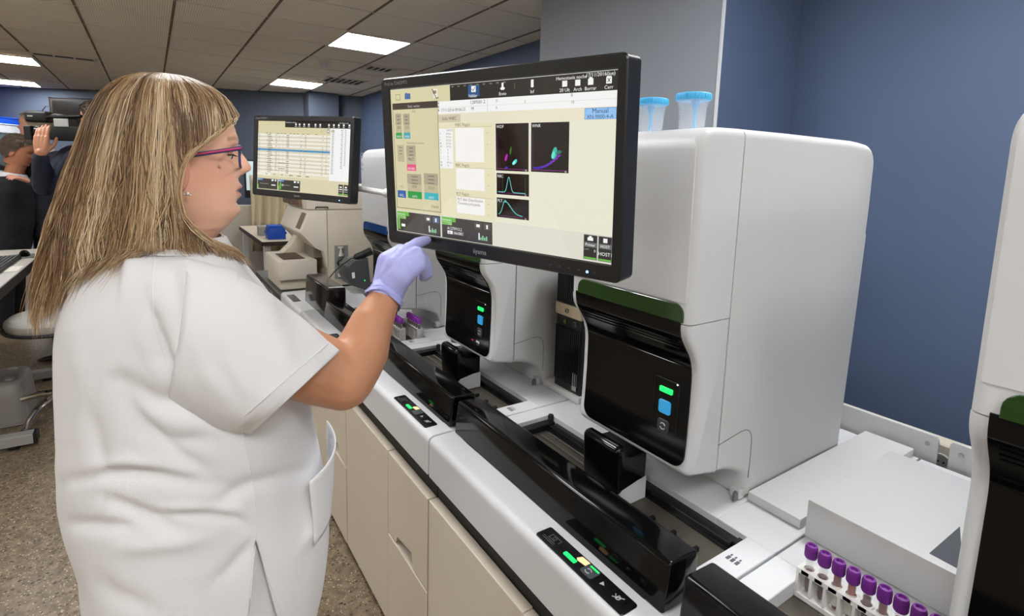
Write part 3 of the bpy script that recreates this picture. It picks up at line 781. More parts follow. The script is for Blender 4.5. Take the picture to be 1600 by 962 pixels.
# ------------------------------------------------------------------ tube racks
RACK = mat('rack_white', srgb(228, 226, 222), .4)
PURP = mat('cap_purple', srgb(116, 42, 138), .45)
PURP2 = mat('cap_violet', srgb(150, 60, 176), .45)
TUBEG = mat('tube_clear', (.92, .92, .92, 1), .08, alpha=.10, spec=.7)
BLOOD = [mat('blood_%d' % i, c, .3) for i, c in enumerate((srgb(84, 30, 28), srgb(112, 44, 30), srgb(150, 48, 36)))]
def make_rack(x0, y0, zb, n, label, group, pitch=.0225):
    L = pitch * n + .006; D = .030; Hh = .055
    t = thing('tube_rack', label, 'tube rack', (x0, y0, zb), group)
    mb = MB(); mb.box((x0, y0, zb), (x0 + L, y0 + D, zb + .010), .001, 1); build(mb, 'base', RACK, t, ang=25)
    mb = MB()
    # top plate with round holes: ring-shaped cells
    zt = zb + Hh
    for k in range(n):
        cx, cy = x0 + .003 + pitch * (k + .5), y0 + D / 2
        hx0, hx1 = x0 + .003 + pitch * k, x0 + .003 + pitch * (k + 1)
        if k == 0: hx0 = x0
        if k == n - 1: hx1 = x0 + L
        N_ = 16; inner = [(cx + .0083 * math.cos(2 * PI * i / N_), cy + .0083 * math.sin(2 * PI * i / N_)) for i in range(N_)]
        outer = []
        for i in range(N_):
            a = 2 * PI * i / N_; dx, dy = math.cos(a), math.sin(a)
            sx = (hx1 - cx if dx > 0 else cx - hx0) / max(1e-9, abs(dx)); sy = (D / 2) / max(1e-9, abs(dy)); q = min(sx, sy)
            outer.append((cx + dx * q, cy + dy * q))
        V = [(x, y, zt) for x, y in inner + outer] + [(x, y, zt - .007) for x, y in inner + outer]; F = []
        for i in range(N_):
            j = (i + 1) % N_; F += [[i, j, N_ + j, N_ + i], [2 * N_ + i, 3 * N_ + i, 3 * N_ + j, 2 * N_ + j], [i, 2 * N_ + i, 2 * N_ + j, j], [N_ + i, N_ + j, 3 * N_ + j, 3 * N_ + i]]
        mb.add(V, F)
    # fill the corners of the top plate
    for yy in (y0, y0 + D - .0035): mb.box((x0, yy, zt - .008), (x0 + L, yy + .0035, zt + .0002))
    build(mb, 'top_plate', RACK, t, ang=25)
    mb = MB()
    for k in range(n + 1):
        xx = x0 + (L - .004) * k / n; mb.box((xx, y0 + .0004, zb + .01), (xx + .0042, y0 + D - .0004, zt - .007))
    build(mb, 'divider', RACK, t, smooth=False)
    return t, [(x0 + .003 + pitch * (k + .5), y0 + D / 2, zb + .0105) for k in range(n)]
ORD = ['nearest the rack end', 'second', 'third', 'fourth', 'fifth', 'sixth', 'seventh', 'eighth', 'ninth', 'tenth']
def make_tube(p, label, group, bi, fill, capm=PURP, h=.066):
    t = thing('blood_tube', label, 'blood tube', p, group)
    x, y, z = p
    mb = MB(); mb.lathe([(0, 0), (.004, .001), (.0064, .006), (.0066, h + .004), (.0058, h + .004), (.0056, .007), (0, .002)], (x, y, z), 16); build(mb, 'glass', TUBEG, t, ang=50)
    mb = MB(); mb.lathe([(0, .0022), (.0035, .003), (.0054, .0075), (.0054, h * fill), (0, h * fill)], (x, y, z), 14); build(mb, 'blood', BLOOD[bi], t, ang=50)
    mb = MB(); mb.lathe([(.0067, h), (.0092, h), (.0098, h + .002), (.0098, h + .019), (.0085, h + .0225), (.0055, h + .023), (.0045, h + .019), (0, h + .018)], (x, y, z), 20)
    for k in range(20):
        a = 2 * PI * k / 20; mb.tube([(x + .0098 * math.cos(a), y + .0098 * math.sin(a), z + h + .002), (x + .0098 * math.cos(a), y + .0098 * math.sin(a), z + h + .018)], .0005, 4)
    cp = build(mb, 'cap', capm, t, ang=40)
    if bi == 1 or fill > .9:
        mb = MB(); mb.lathe([(.0068, .010), (.0068, h * .7)], (x, y, z), 16); build(mb, 'paper_label', mat('paper', srgb(225, 222, 210), .7), t)
    return t
rk, pos = make_rack(-.419, .9005, .7825, 10, 'white tube rack full of purple-capped tubes in the lower right', 'white tube racks')
fills = [.62, .70, .95, .98, .85, .95, .8, .9, .85, .9]; bis = [0, 0, 1, 2, 0, 1, 0, 1, 0, 1]
for k, p in enumerate(pos):
    s = 'left-end' if k == 0 else ORD[k]
    make_tube(p, '%s purple-capped blood tube counted from the left, in the lower right rack' % s, 'purple-capped tubes in the lower right rack', bis[k], fills[k])
rk2, pos2 = make_rack(-2.185, .905, .7825, 6, 'far white tube rack with purple caps, against the analyzer behind the gloved hand', 'white tube racks')
for k, p in enumerate(pos2):
    make_tube(p, 'violet-capped tube in the farther rack behind the gloved hand', 'violet-capped tubes behind the hand', 0, .9, PURP2)
rk3, pos3 = make_rack(-2.20, .840, .7825, 5, 'far white tube rack partly hidden behind the woman\'s forearm', 'white tube racks')
for k, p in enumerate(pos3):
    make_tube(p, 'violet-capped tube in the rack beside the woman\'s forearm', 'violet-capped tubes beside the forearm', 0, .9, PURP2)
# ================================================================== TOUCHSCREENS
def basis(yaw, pitch, roll):
    y, p, q = [math.radians(v) for v in (yaw, pitch, roll)]
    n = Vector((math.cos(p) * math.cos(y), math.cos(p) * math.sin(y), math.sin(p)))
    r = Vector((-math.sin(y), math.cos(y), 0)); u = n.cross(r)
    return r * math.cos(q) + u * math.sin(q), -r * math.sin(q) + u * math.cos(q), n
SW, SH = .48, .27
CR = srgb(238, 236, 214); BE = srgb(222, 214, 172); DKB = srgb(36, 33, 30); WH = srgb(250, 250, 250); GRN = srgb(110, 190, 70)

class UI:
    def __init__(s): s.mb = MB(); s.z = 0
    def p(s, u, v, l): return ((u - .5) * SW, (.5 - v) * SH, .0008 + .00012 * l)
    def rect(s, u0, v0, u1, v1, c, l=1):
        s.mb.quad(s.p(u0, v1, l), s.p(u1, v1, l), s.p(u1, v0, l), s.p(u0, v0, l), 0, c)
    def frame(s, u0, v0, u1, v1, c, l=2, w=.0016):
        s.rect(u0, v0, u1, v0 + w * 1.78, c, l); s.rect(u0, v1 - w * 1.78, u1, v1, c, l); s.rect(u0, v0, u0 + w, v1, c, l); s.rect(u1 - w, v0, u1, v1, c, l)
    def text(s, t, u, v, h, c, l=4, center=False):
        vv, f = text_mesh(t, h * SH)
        w = max(x for x, y in vv) if vv else 0
        P = Vector(s.p(u, v, l))
        if center: P.x -= w / 2
        s.mb.add([(P.x + x, P.y + y, P.z) for x, y in vv], f, 0, c)
    def line(s, pts, w, c, l=4):
        for a, b in zip(pts[:-1], pts[1:]):
            A = Vector(s.p(*a, l)); B = Vector(s.p(*b, l)); d = (B - A); n = Vector((-d.y, d.x, 0)); n = n.normalized() * w * .5 if n.length > 0 else n
            e = d.normalized() * w * .3
            s.mb.quad(A - n - e, B - n + e, B + n + e, A + n - e, 0, c)
    def ell(s, u, v, ru, rv, ang, c, l=4, n=14):
        C_ = Vector(s.p(u, v, l)); V = []
        for i in range(n):
            a = 2 * PI * i / n; x, y = ru * SW * math.cos(a), rv * SW * math.sin(a)
            V.append((C_.x + x * math.cos(ang) - y * math.sin(ang), C_.y + x * math.sin(ang) + y * math.cos(ang), C_.z))
        s.mb.add(V, [list(range(n))], 0, c)
def col(r, g, b): return srgb(r, g, b)

def ui_main():
    U = UI(); R = U.rect
    R(0, 0, 1, 1, CR, 0)
    R(0, 0, .332, .105, BE); R(.332, .0, 1, .10, DKB); R(.0, 0, 1, .004, col(200, 200, 195), 2)
    R(.268, .100, 1, .178, WH); R(.268, .140, 1, .142, col(225, 222, 210), 2); R(.51, .1, .5115, .176, col(180, 178, 170), 2)
    R(0, .105, .268, .85, col(224, 216, 176)); R(.268, .178, 1, .245, col(238, 232, 206)); R(.268, .24, .54, .85, col(236, 230, 196))
    # toolbar icons and words
    for u, n in ((.444, 'Validar'), (.578, 'Envio'), (.700, 'Inf')):
        U.text(n, u, .088, .026, WH, 4, True)
    R(.421, .015, .475, .085, col(40, 86, 138), 2); R(.437, .022, .458, .058, WH, 3); U.line([(.441, .04), (.446, .05), (.455, .03)], .0012, col(40, 86, 138), 5)
    U.line([(.578, .022), (.578, .045)], .004, WH); U.ell(.578, .05, .010, .005, 0, WH); U.line([(.7, .02), (.7, .045)], .005, WH); U.ell(.7, .05, .006, .004, 0, WH)
    R(.628, .025, .630, .055, col(120, 116, 110), 3)
    for u, n in ((.822, '20 Ult'), (.868, 'Arch'), (.912, 'Borrar'), (.972, 'Cerr')):
        U.text(n, u, .092, .026, WH, 4, True); R(u - .009, .035, u + .009, .066, WH, 3)
    R(.964, .03, .980, .066, WH, 3); U.line([(.968, .04), (.976, .058)], .001, DKB, 5); U.line([(.976, .04), (.968, .058)], .001, DKB, 5); U.ell(.912, .032, .006, .003, 0, WH, 4)
    U.text('17/11/2016(jue) 11:30', .895, .026, .027, WH); U.text('Hemostasia noche', .79, .030, .026, WH)
    R(.03, .035, .058, .075, col(168, 156, 112), 2); R(.033, .04, .055, .07, BE, 3); R(.085, .035, .118, .072, col(70, 110, 170), 2); R(.09, .03, .10, .036, col(70, 110, 170), 2)
    R(.245, .02, .268, .075, col(240, 238, 225), 2); U.line([(.24, .02), (.262, .08), (.272, .075)], .0014, DKB, 4); R(.245, .03, .262, .05, col(150, 140, 110), 3)
    for k in range(9): R(.34 + .03 * k, .012, .352 + .03 * k, .02, col(120, 116, 108), 3)
    # header values
    U.text('1289581.2', .43, .128, .030, col(70, 70, 70)); U.text('17/11/2016 09:06:23', .282, .166, .027, col(70, 70, 70)); U.text('M', .435, .166, .03, col(60, 60, 60))
    U.text('D', .548, .125, .022, col(90, 90, 90)); U.text('0', .548, .165, .022, col(90, 90, 90)); U.text('1', .668, .14, .026, col(90, 90, 90)); U.text('B', .845, .118, .022, col(90, 90, 90)); U.text('10', .845, .155, .022, col(90, 90, 90))
    for k in range(3): R(.27, .105 + .022 * k, .274, .118 + .022 * k, col(80, 80, 80), 3)
    # mode label
    R(.894, .182, 1, .240, col(150, 200, 250), 2); U.frame(.894, .182, 1, .24, col(90, 150, 210), 3)
    U.text('Manual', .946, .209, .034, col(40, 60, 90), 4, True); U.text('XN-9000-4-A', .946, .236, .028, col(40, 60, 90), 4, True)
    # tab, parameter list, flag boxes
    R(.268, .185, .382, .235, col(214, 206, 178), 2); U.text('Solo WBC', .325, .220, .03, col(90, 86, 76), 4, True)
    R(.27, .273, .340, .528, WH, 2)
    U.text('DATO', .312, .290, .018, col(90, 90, 90))
    for k in range(11):
        v = .312 + .0205 * k; U.text(['+', '-', '*', 'R', 'M', 'L'][k % 6], .274, v, .020, col(60, 60, 60))
        if k < 5 or k == 9: U.text('10^3/u', .305, v, .018, col(110, 110, 110))
        else: U.text('%', .311, v, .018, col(110, 110, 110))
    for nm, v0, v1 in (('WBC Flag(s)', .271, .482), ('RBC Flag(s)', .524, .66), ('PLT Flag(s)', .709, .815)):
        R(.353, v0, .492, v1, col(252, 250, 246), 2); U.text(nm, .352, v0 - .012, .026, col(90, 88, 80)); R(.352, v0 - .007, .528, v0 - .005, col(190, 184, 160), 2)
        for k in range(2): R(.505, v0 + .03 + .07 * k, .512, v0 + .033 + .07 * k, col(180, 174, 150), 2)
    U.text('PLT Abn Distribution', .357, .733, .026, col(110, 108, 106)); U.text('Thrombocytopenia', .357, .758, .026, col(110, 108, 106))
    # scattergrams
    PL = col(24, 14, 14)
    for nm, (a, b, c, d) in (('WDF', (.546, .25, .686, .527)), ('WNR', (.696, .249, .841, .525)), ('RBC', (.548, .542, .688, .671)), ('PLT', (.548, .691, .688, .812))):
        R(a, b, c, d, PL, 2); U.text(nm, a + .004, b + .026, .025, WH)
    for a, b, c, d in ((.546, .25, .686, .527), (.696, .249, .841, .525)):
        R(a + .006, b + .05, a + .0075, d - .008, col(110, 50, 120), 3); R(a + .004, d - .013, c - .004, d - .010, col(150, 60, 140), 3); U.text('FS', c - .014, d - .002, .014, WH)
    U.ell(.592, .448, .013, .005, 1.25, col(190, 50, 190)); U.ell(.611, .408, .014, .0035, 1.4, col(70, 120, 40)); U.ell(.629, .473, .012, .006, .75, col(70, 230, 220)); U.ell(.625, .478, .008, .005, .8, col(150, 255, 250), 5); U.ell(.592, .507, .007, .003, 0, col(70, 60, 200)); U.ell(.604, .498, .003, .002, 0, col(30, 70, 30))
    U.ell(.788, .418, .020, .009, 1.35, col(60, 190, 170)); U.ell(.783, .428, .012, .006, 1.3, col(110, 235, 215), 5); U.ell(.803, .413, .012, .006, .3, col(40, 120, 105))
    for k in range(9): U.ell(.715 + .011 * k, .503 - .00022 * k * k * 5, .010, .0032, .12 * k / 3, col(64 + 8 * k, 46, 190), 4)
    for (a, b, c, d), lines in (((.548, .542, .688, .671), (.575, .672)), ((.548, .691, .688, .812), (.561,))):
        for u in lines: R(u, b + .02, u + .0014, d - .012, col(56, 110, 40), 3)
        R(a + .008, d - .012, c - .006, d - .009, col(120, 50, 110), 3); U.text('fL', c - .016, d - .001, .014, WH)
    cur = [(.556 + .117 * k / 40, .655 - .092 * math.exp(-((k / 40 - .40) / .085) ** 2)) for k in range(41)]
    U.line(cur, .0011, col(120, 225, 215))
    cur = []
    for k in range(41):
        t = k / 40; h = math.exp(-((t - .27) / .13) ** 2) * (1 if t < .27 else 0) + (math.exp(-((t - .27) / .34) ** 2) if t >= .27 else 0)
        cur.append((.556 + .105 * t, .793 - .083 * h + .006 * math.sin(9 * k) * h))
    U.line(cur, .0011, col(120, 225, 215))
    # dialog on the left with analyser tiles
    R(.009, .097, .268, .827, col(220, 212, 172), 3); U.frame(.009, .097, .268, .828, col(70, 64, 54), 4, .002); R(.009, .095, .268, .138, col(64, 54, 48), 4); U.text('Dest. rechec', .135, .128, .024, col(205, 200, 190), 5, True)
    U.text('Cat', .135, .160, .022, col(120, 112, 90), 5, True); U.text('Comentario remoto', .085, .372, .022, col(120, 112, 90), 5)
    def tile(u0, v0, u1, v1, vb, lc, big, cap):
        R(u0, v0, u1, v1, col(196, 188, 156), 4); R(u0, v0, u1, v0 + (vb - v0) * .58, col(176, 168, 142), 5)
        for k in range(3): R(u0 + (u1 - u0) * .3, v0 + .015 + .024 * k, u0 + (u1 - u0) * .75, v0 + .021 + .024 * k, col(120, 112, 96), 6)
        U.text(big, (u0 + u1) / 2, vb - .025, .030, col(80, 76, 66), 7, True)
        R(u0, vb, u1, v1, lc, 6); U.text(cap, (u0 + u1) / 2, v1 - .008, .020, WH, 8, True); 
    tile(.023, .165, .060, .336, .295, col(50, 160, 80), '101', 'XN10'); tile(.071, .168, .109, .336, .295, col(60, 170, 185), '111', 'XN20')
    R(.027, .38, .067, .496, col(190, 182, 152), 4)
    for k in range(3): R(.038, .395 + .022 * k, .056, .4 + .022 * k, col(120, 112, 96), 6)
    tile(.082, .382, .136, .556, .512, col(235, 90, 140), 'PRET', 'RECHEC')
    tile(.080, .578, .163, .750, .700, col(40, 160, 70), '010', 'LISTO'); tile(.178, .568, .257, .747, .700, col(60, 185, 195), '1111', 'LISTO')
    R(.017, .700, .068, .752, col(40, 100, 170), 5); U.text('OCL', .042, .742, .024, WH, 7, True); U.text('115', .042, .68, .024, col(110, 104, 84), 7, True)
    U.text('Cancel', .215, .80, .026, col(90, 84, 70), 6)
    # status tiles at the bottom
    R(0, .845, 1, 1, col(228, 226, 212), 1)
    for u0, u1 in ((.006, .262), (.270, .526)):
        R(u0, .853, u1, .996, col(66, 60, 56), 3); R(u0, .853, u0 + .075, .882, GRN, 5); R(u0, .882, u0 + .055, .905, col(150, 205, 120), 5); U.text('Realizando', u0 + .003, .877, .020, WH, 6); U.text('Muestra', u0 + .003, .901, .018, col(60, 90, 40), 6)
        R(u0 + .17, .862, u0 + .205, .905, col(90, 84, 80), 4); R(u0 + .215, .862, u0 + .25, .905, col(88, 110, 140) if u0 < .1 else col(90, 84, 80), 4); R(u0 + .180, .875, u0 + .197, .893, WH, 6); R(u0 + .228, .872, u0 + .236, .898, WH, 6)
        for k, h in enumerate((.045, .018, .03, .02, .028)): R(u0 + .19 + .009 * k, .975 - h, u0 + .196 + .009 * k, .975, WH if k < 1 else col(150, 215, 170), 6)
    R(.010, .905, .024, .985, GRN, 5); R(.032, .942, .055, .962, WH, 5)
    U.text('A1275913.2', .300, .935, .028, WH, 6); R(.300, .942, .328, .965, WH, 5); U.text('40', .306, .962, .02, DKB, 7); R(.332, .942, .385, .965, col(130, 124, 118), 5); U.text('Ana CBC', .336, .961, .02, WH, 7)
    for u, n1, n2 in ((.901, 'Printer', ''), (.953, 'HOST', 'HOST1')):
        R(u, .851, min(u + .049, 1), .990, col(52, 50, 50), 3); U.frame(u, .851, min(u + .049, 1), .99, col(150, 150, 150), 4); R(u + .003, .976, min(u + .046, .998), .986, GRN, 5)
        R(u + .003, .893, min(u + .046, .998), .92, col(110, 110, 110), 4); U.text(n1, u + .024, .914, .022, WH, 6, True)
        if n2: U.text(n2, u + .024, .958, .028, WH, 6, True)
        else: U.text('0', u + .038, .945, .02, WH, 6); R(u + .004, .93, u + .02, .936, col(120, 120, 120), 5)
    R(.915, .866, .935, .884, WH, 5); R(.920, .858, .930, .866, WH, 5); R(.970, .862, .984, .886, WH, 5)
    return U.mb

def ui_list():
    U = UI(); R = U.rect; rr = random.Random(3)
    R(0, 0, 1, 1, col(232, 226, 196), 0); R(.31, .0, 1, .085, DKB); R(0, 0, .31, .085, BE); R(0, .085, .80, .18, BE); R(.80, .085, 1, .80, WH)
    for u in (.43, .47, .52, .57, .64, .69, .78, .83, .88, .93, .985):
        R(u - .008, .028, u + .008, .055, WH, 3); R(u - .010, .066, u + .010, .073, WH, 3)
    U.text('Explorador muestras', .32, .022, .024, WH); U.text('17/11/2016 11:30', .88, .022, .024, WH)
    R(.765, .10, .785, .15, col(70, 130, 180), 3); R(.769, .112, .781, .14, WH, 4)
    for k in range(3): R(.70 + .015 * k if k < 1 else .785 + .02 * k, .11, .71 + .015 * k if k < 1 else .797 + .02 * k, .14, col(200, 190, 160), 3)
    for u in (.09, .13, .22, .26, .30, .36, .40, .44, .50, .55, .64): R(u, .172, u + .025, .179, col(110, 104, 90), 3)
    nrow = 21
    for k in range(nrow):
        v0 = .185 + .0268 * k; v1 = v0 + .0268
        c = col(222, 214, 192) if k % 2 else col(246, 242, 228)
        if k == 8: c = col(70, 150, 200)
        R(0, v0, .80, v1, c, 2)
        tcol = col(90, 86, 80) if k != 8 else col(30, 50, 80)
        R(.012, v0 + .009, .022, v1 - .010, tcol, 3)
        R(.11 + .004 * (k % 3), v0 + .009, .155 + .006 * (k % 4), v1 - .010, tcol, 3)
        for u, w in ((.21, .012), (.245, .006), (.33, .030), (.49, .012), (.535, .012), (.72, .008), (.76, .008)):
            if rr.random() < .75: R(u, v0 + .009, u + w, v1 - .010, tcol, 3)
        if k in (15, 18): R(.24, v0 + .009, .32, v1 - .010, tcol, 3)
    for u in (.10, .205, .29, .345, .48, .525, .71): R(u, .185, u + .0012, .748, col(190, 182, 160), 4)
    for k in range(30):
        v = .105 + .0205 * k
        R(.815, v, .835, v + .007, col(110, 108, 104), 3)
        if k < 26: R(.905 + .004 * (k % 3), v, .925, v + .007, col(120, 118, 114), 3)
        if k < 24: R(.945, v, .958, v + .007, col(120, 118, 114), 3)
    R(.845, .10, .8465, .80, col(220, 216, 205), 3); R(.93, .10, .9312, .80, col(225, 222, 212), 3)
    R(0, .755, .16, .785, col(246, 242, 228), 3)
    for k in range(6): R(.10 + .09 * k, .763, .12 + .09 * k + .02 * (k > 2), .774, col(120, 112, 92), 4)
    R(.0, .80, 1, 1, col(222, 214, 178), 1)
    for u0, u1, c in ((.006, .24, GRN), (.25, .495, col(70, 110, 190))):
        R(u0, .838, u1, .99, col(52, 48, 44), 3); R(u0, .838, u0 + .065, .868, col(90, 130, 190), 5); U.text('Realiz', u0 + .004, .863, .024, WH, 6)
        R(u0, .93, u0 + .012, .985, GRN, 5); R(u1 - .07, .845, u1 - .045, .87, WH, 5); R(u1 - .03, .845, u1 - .014, .87, WH, 5); R(u1 - .07, .92, u1 - .02, .935, WH, 5); R(u0 + .03, .91, u0 + .13, .918, col(150, 150, 140), 5)
    R(.265, .88, .283, .975, GRN, 6); R(.29, .90, .31, .93, col(180, 180, 170), 6)
    for u in (.90, .952):
        R(u, .84, u + .045, .985, col(48, 46, 46), 3); R(u + .003, .965, u + .042, .98, GRN, 5); R(u + .012, .865, u + .033, .885, WH, 5); R(u + .006, .90, u + .04, .912, WH, 5); R(u + .006, .93, u + .04, .942, col(150, 150, 150), 5)
    return U.mb

SCRN = screen_mat('screen_glow', .92)
def make_monitor(label, center, ypr, ui):
    r, u, n = basis(*ypr)
    t = thing('touchscreen_monitor', label, 'monitor', center)
    t.rotation_euler = Matrix((r, u, n)).transposed().to_euler()
    def lb(mb, nm, mm, par=None, **k): return build(mb, nm, mm, par or t, local=True, **k)
    x0, x1, y0, y1 = -SW / 2 - .024, SW / 2 + .016, -SH / 2 - .026, SH / 2 + .021
    sx, sy = SW / 2, SH / 2
    mb = MB()
    # bezel ring: rounded outer frame, inner opening with a small step
    def ring(ax0, ay0, ax1, ay1, rad, z): return [(x, y, z) for x, y in rrect(ax0, ay0, ax1, ay1, rad, 5)]
    rings = [ring(x0 + .006, y0 + .006, x1 - .006, y1 - .006, .006, -.040), ring(x0, y0, x1, y1, .010, -.034), ring(x0, y0, x1, y1, .010, .002), ring(x0 + .0022, y0 + .0022, x1 - .0022, y1 - .0022, .009, .0045), ring(-sx - .0015, -sy - .0015, sx + .0015, sy + .0015, .001, .0045), ring(-sx, -sy, sx, sy, .0005, -.002)]
    mb.loft(rings, caps=False); K = len(rings[0]); mb.f.append(list(range(K))); mb.m.append(0); mb.c.append(None)
    bz = lb(mb, 'bezel', MONB, ang=30)
    mb = MB(); mb.box((-.12, -.10, -.062), (.12, .10, -.039), .01, 2); lb(mb, 'rear_housing', MONB, ang=30)
    mb = ui(); base = MB(); base.quad((-sx, -sy, .0004), (sx, -sy, .0004), (sx, sy, .0004), (-sx, sy, .0004), 0, (0, 0, 0, 1))
    lb(mb, 'screen', SCRN, smooth=False, colattr=True)
    TX = mat('print_grey', srgb(150, 150, 152), .5)
    mb = MB(); add_text(mb, 'ProLite T2452MTS', (x0 + .012, y1 - .0135, .0047), (1, 0, 0), (0, 1, 0), .0085); o = lb(mb, 'model_print', TX, bz, smooth=False)
    mb = MB(); add_text(mb, 'iiyama', (-.030, y0 + .0085, .0047), (1, 0, 0), (0, 1, 0), .0125); lb(mb, 'maker_print', mat('print_light', srgb(175, 175, 178), .4), bz, smooth=False)
    mb = MB()
    for k, ux in enumerate((.135, .152, .170, .187, .214)): mb.box((ux - .002, y0 + .010, .0045), (ux + .002, y0 + .0125, .0048))
    lb(mb, 'touch_key', mat('key_dim', srgb(70, 70, 72), .5), bz, smooth=False)
    mb = MB(); mb.ball((.202, y0 + .0105, .0046), .0022, 6); lb(mb, 'power_light', mat('led_blue', srgb(120, 170, 255), .3, emit=srgb(110, 160, 255), es=4), bz)
    return t, (Vector(center), r, u, n)
mon1, M1 = make_monitor('large black-framed touchscreen the gloved finger is pointing at', (-.776, .467, 1.514), (-72.735, -4.15, -.98), ui_main)
mon2, M2 = make_monitor('smaller-looking touchscreen farther back with a striped results list', (-2.184, .486, 1.543), (-59.42, 2.55, -1.66), ui_list)

# monitor arms reaching back to posts that stand on the worktops
def arm(label, M_, post, parent, knee, drop=0, am=GREYP):
    c, r, u, n = M_
    b = c - n * .062
    mb = MB(); mb.box((-.04, -.04 - drop, -.074), (.04, .04 - drop, -.062), .002, 1); build(mb, 'mount_plate', GREYP, parent, local=True, ang=25)
    t = thing('monitor_arm', label, 'monitor arm', (post[0], post[1], .811))
    mb = MB(); mb.lathe([(0, 0), (.026, 0), (.026, .010), (.02, .016), (.015, .02), (.015, post[2] - .811), (0, post[2] - .811)], (post[0], post[1], .811), 20); build(mb, 'post', GREYP, t)
    e = b - n * .020 - u * drop
    mid = Vector((post[0], post[1], post[2] - .03)); kn = Vector(knee)
    mb = MB(); mb.tube([mid, mid.lerp(kn, .5), kn], .012, 10); mb.tube([kn, kn.lerp(e, .5), e + n * .007], .011, 10); build(mb, 'arm_beam', am, t)
    mb = MB(); mb.ball(kn, .018, 8); build(mb, 'joint', am, t)
arm('grey post and arm carrying the large touchscreen', M1, (-.978, 1.10, 1.54), mon1, (-.978, .70, 1.51))
arm('grey post with white arm carrying the farther touchscreen', M2, (-1.90, 1.02, 1.44), mon2, (-1.90, .72, 1.42), .09, WHITE2)
# ================================================================== BACKGROUND MACHINES AND FURNITURE
BEIGE = mat('old_beige', srgb(206, 196, 178), .5, mottle=.02)
BEIGE2 = mat('old_beige_light', srgb(216, 208, 194), .5)
t = thing('slide_machine', 'old beige slide-making machine with slanted head below the farther touchscreen', 'laboratory machine', (-3.9, .63, .75))
XM = -3.45
# sampling platform
mb = MB(); mb.box((-3.92, .62, .815), (XM, .845, .934), .006, 2); pf = build(mb, 'sampling_platform', BEIGE2, t, ang=25)
mb = MB(); mb.box((-3.80, .66, .930), (-3.52, .79, .9355)); build(mb, 'tray_opening', mat('tray_brown', srgb(70, 58, 48), .5), pf, smooth=False)
mb = MB()
for k in range(6): mb.box((-3.78 + .045 * k, .665, .935), (-3.765 + .045 * k, .785, .939))
build(mb, 'tray_slot', mat('slot_brown', srgb(110, 96, 80), .5), pf, smooth=False)
mb = MB(); mb.box((-3.90, .63, .752), (XM - .02, .90, .816), .004, 1); build(mb, 'lower_base', BEIGE, t, ang=25)
mb = MB(); mb.prism([(.70, .933), (.845, .933), (.845, 1.06), (.80, 1.05), (.755, .985)], -3.90, -3.78, r=.004, seg=2); build(mb, 'side_wing', BEIGE, t, ang=25)
mb = MB(); mb.prism([(.84, .934), (.905, .934), (.905, 1.03), (.84, 1.06)], -3.76, -3.52, r=.003, seg=1); mb2 = build(mb, 'needle_bay', mat('bay_grey', srgb(120, 112, 102), .5), t, ang=25)
mb = MB()
for xx in (-3.60, -3.64, -3.69): mb.tube([(xx, .855, .94), (xx + .005, .85, 1.04)], .005, 6)
build(mb, 'needle', STEEL, mb2)
# slanted head
hp = [(.815, 1.243), (.806, 1.238), (.752, 1.110), (.754, 1.100), (.835, 1.008), (.887, .980), (.912, .872), (.913, 1.243)]
mb = MB(); mb.prism(hp, -4.09, XM, r=.006, seg=2); hd = build(mb, 'slanted_head', BEIGE2, t, ang=25)
nrm = Vector((0, -.13, .055)).normalized()
def on_head(x, s, off): return Vector((x, .752 + (.806 - .752) * s, 1.110 + (1.238 - 1.110) * s)) + Vector((0, -.92, .39)) * off
mb = MB(); mb.loft([[on_head(x, s, o) for x, s in ((-3.62, .10), (-3.50, .10), (-3.50, .88), (-3.62, .88))] for o in (-.002, .0012)]); build(mb, 'display', mat('display_brown', srgb(128, 108, 84), .2), hd, smooth=False)
mb = MB()
for k in range(4): mb.loft([[on_head(x, s, o) for x, s in ((-3.485, .4 + .08 * k), (-3.478, .4 + .08 * k), (-3.478, .45 + .08 * k), (-3.485, .45 + .08 * k))] for o in (-.002, .001)])
build(mb, 'print_line', LGREY, hd, smooth=False)
# main body and top boxes
mb = MB(); mb.box((-4.09, .914, .755), (XM, 1.40, 1.243), .006, 2); bd = build(mb, 'main_body', BEIGE, t, ang=25)
mb = MB(); mb.box((-4.05, .80, 1.246), (XM - .05, 1.40, 1.40), .006, 2); tp = build(mb, 'top_box', BEIGE2, t, ang=25)
mb = MB(); mb.tube([(XM - .048, .855, 1.251), (XM - .042, .855, 1.262), (XM - .042, .93, 1.262), (XM - .042, .93, 1.251)], .004, 6); build(mb, 'handle', BLACKM, tp)
mb = MB(); mb.box((-4.10, .776, 1.26), (-3.62, .80, 1.40), .003, 1); build(mb, 'smoked_door', mat('smoke_brown', srgb(120, 96, 78), .25), tp, ang=25)
mb = MB(); mb.box((XM - .0005, .954, .80), (XM + .0008, 1.042, 1.018)); ni = build(mb, 'regulator_niche', mat('niche_grey', srgb(140, 138, 136), .5), t, smooth=False)
def knob(z, r, d, m_): 
    mb = MB(); mb.lathe([(0, 0), (r, 0), (r, d * .8), (r * .8, d), (0, d)], (0, 0, 0), 16, M=Matrix.Translation((XM, .992, z)) @ Matrix.Rotation(PI / 2, 4, 'Y')); return mb
mb = MB(); mb.lathe([(.016, 0), (.016, .01), (.010, .014), (.008, .04), (.004, .05), (0, .05)], (XM + .012, .992, .95), 14); mb.lathe([(.018, .05), (.018, .062), (0, .062)], (XM + .012, .992, .95), 14); build(mb, 'filter_cup', mat('milky', srgb(205, 200, 190), .3), ni)
build(knob(.905, .024, .02, 0), 'dial_knob', BLACKM, ni)
mb = MB(); mb.lathe([(0, .0205), (.013, .0205), (.013, .022), (0, .022)], (0, 0, 0), 14, M=Matrix.Translation((XM, .992, .905)) @ Matrix.Rotation(PI / 2, 4, 'Y')); build(mb, 'dial_face', BEIGE2, ni)
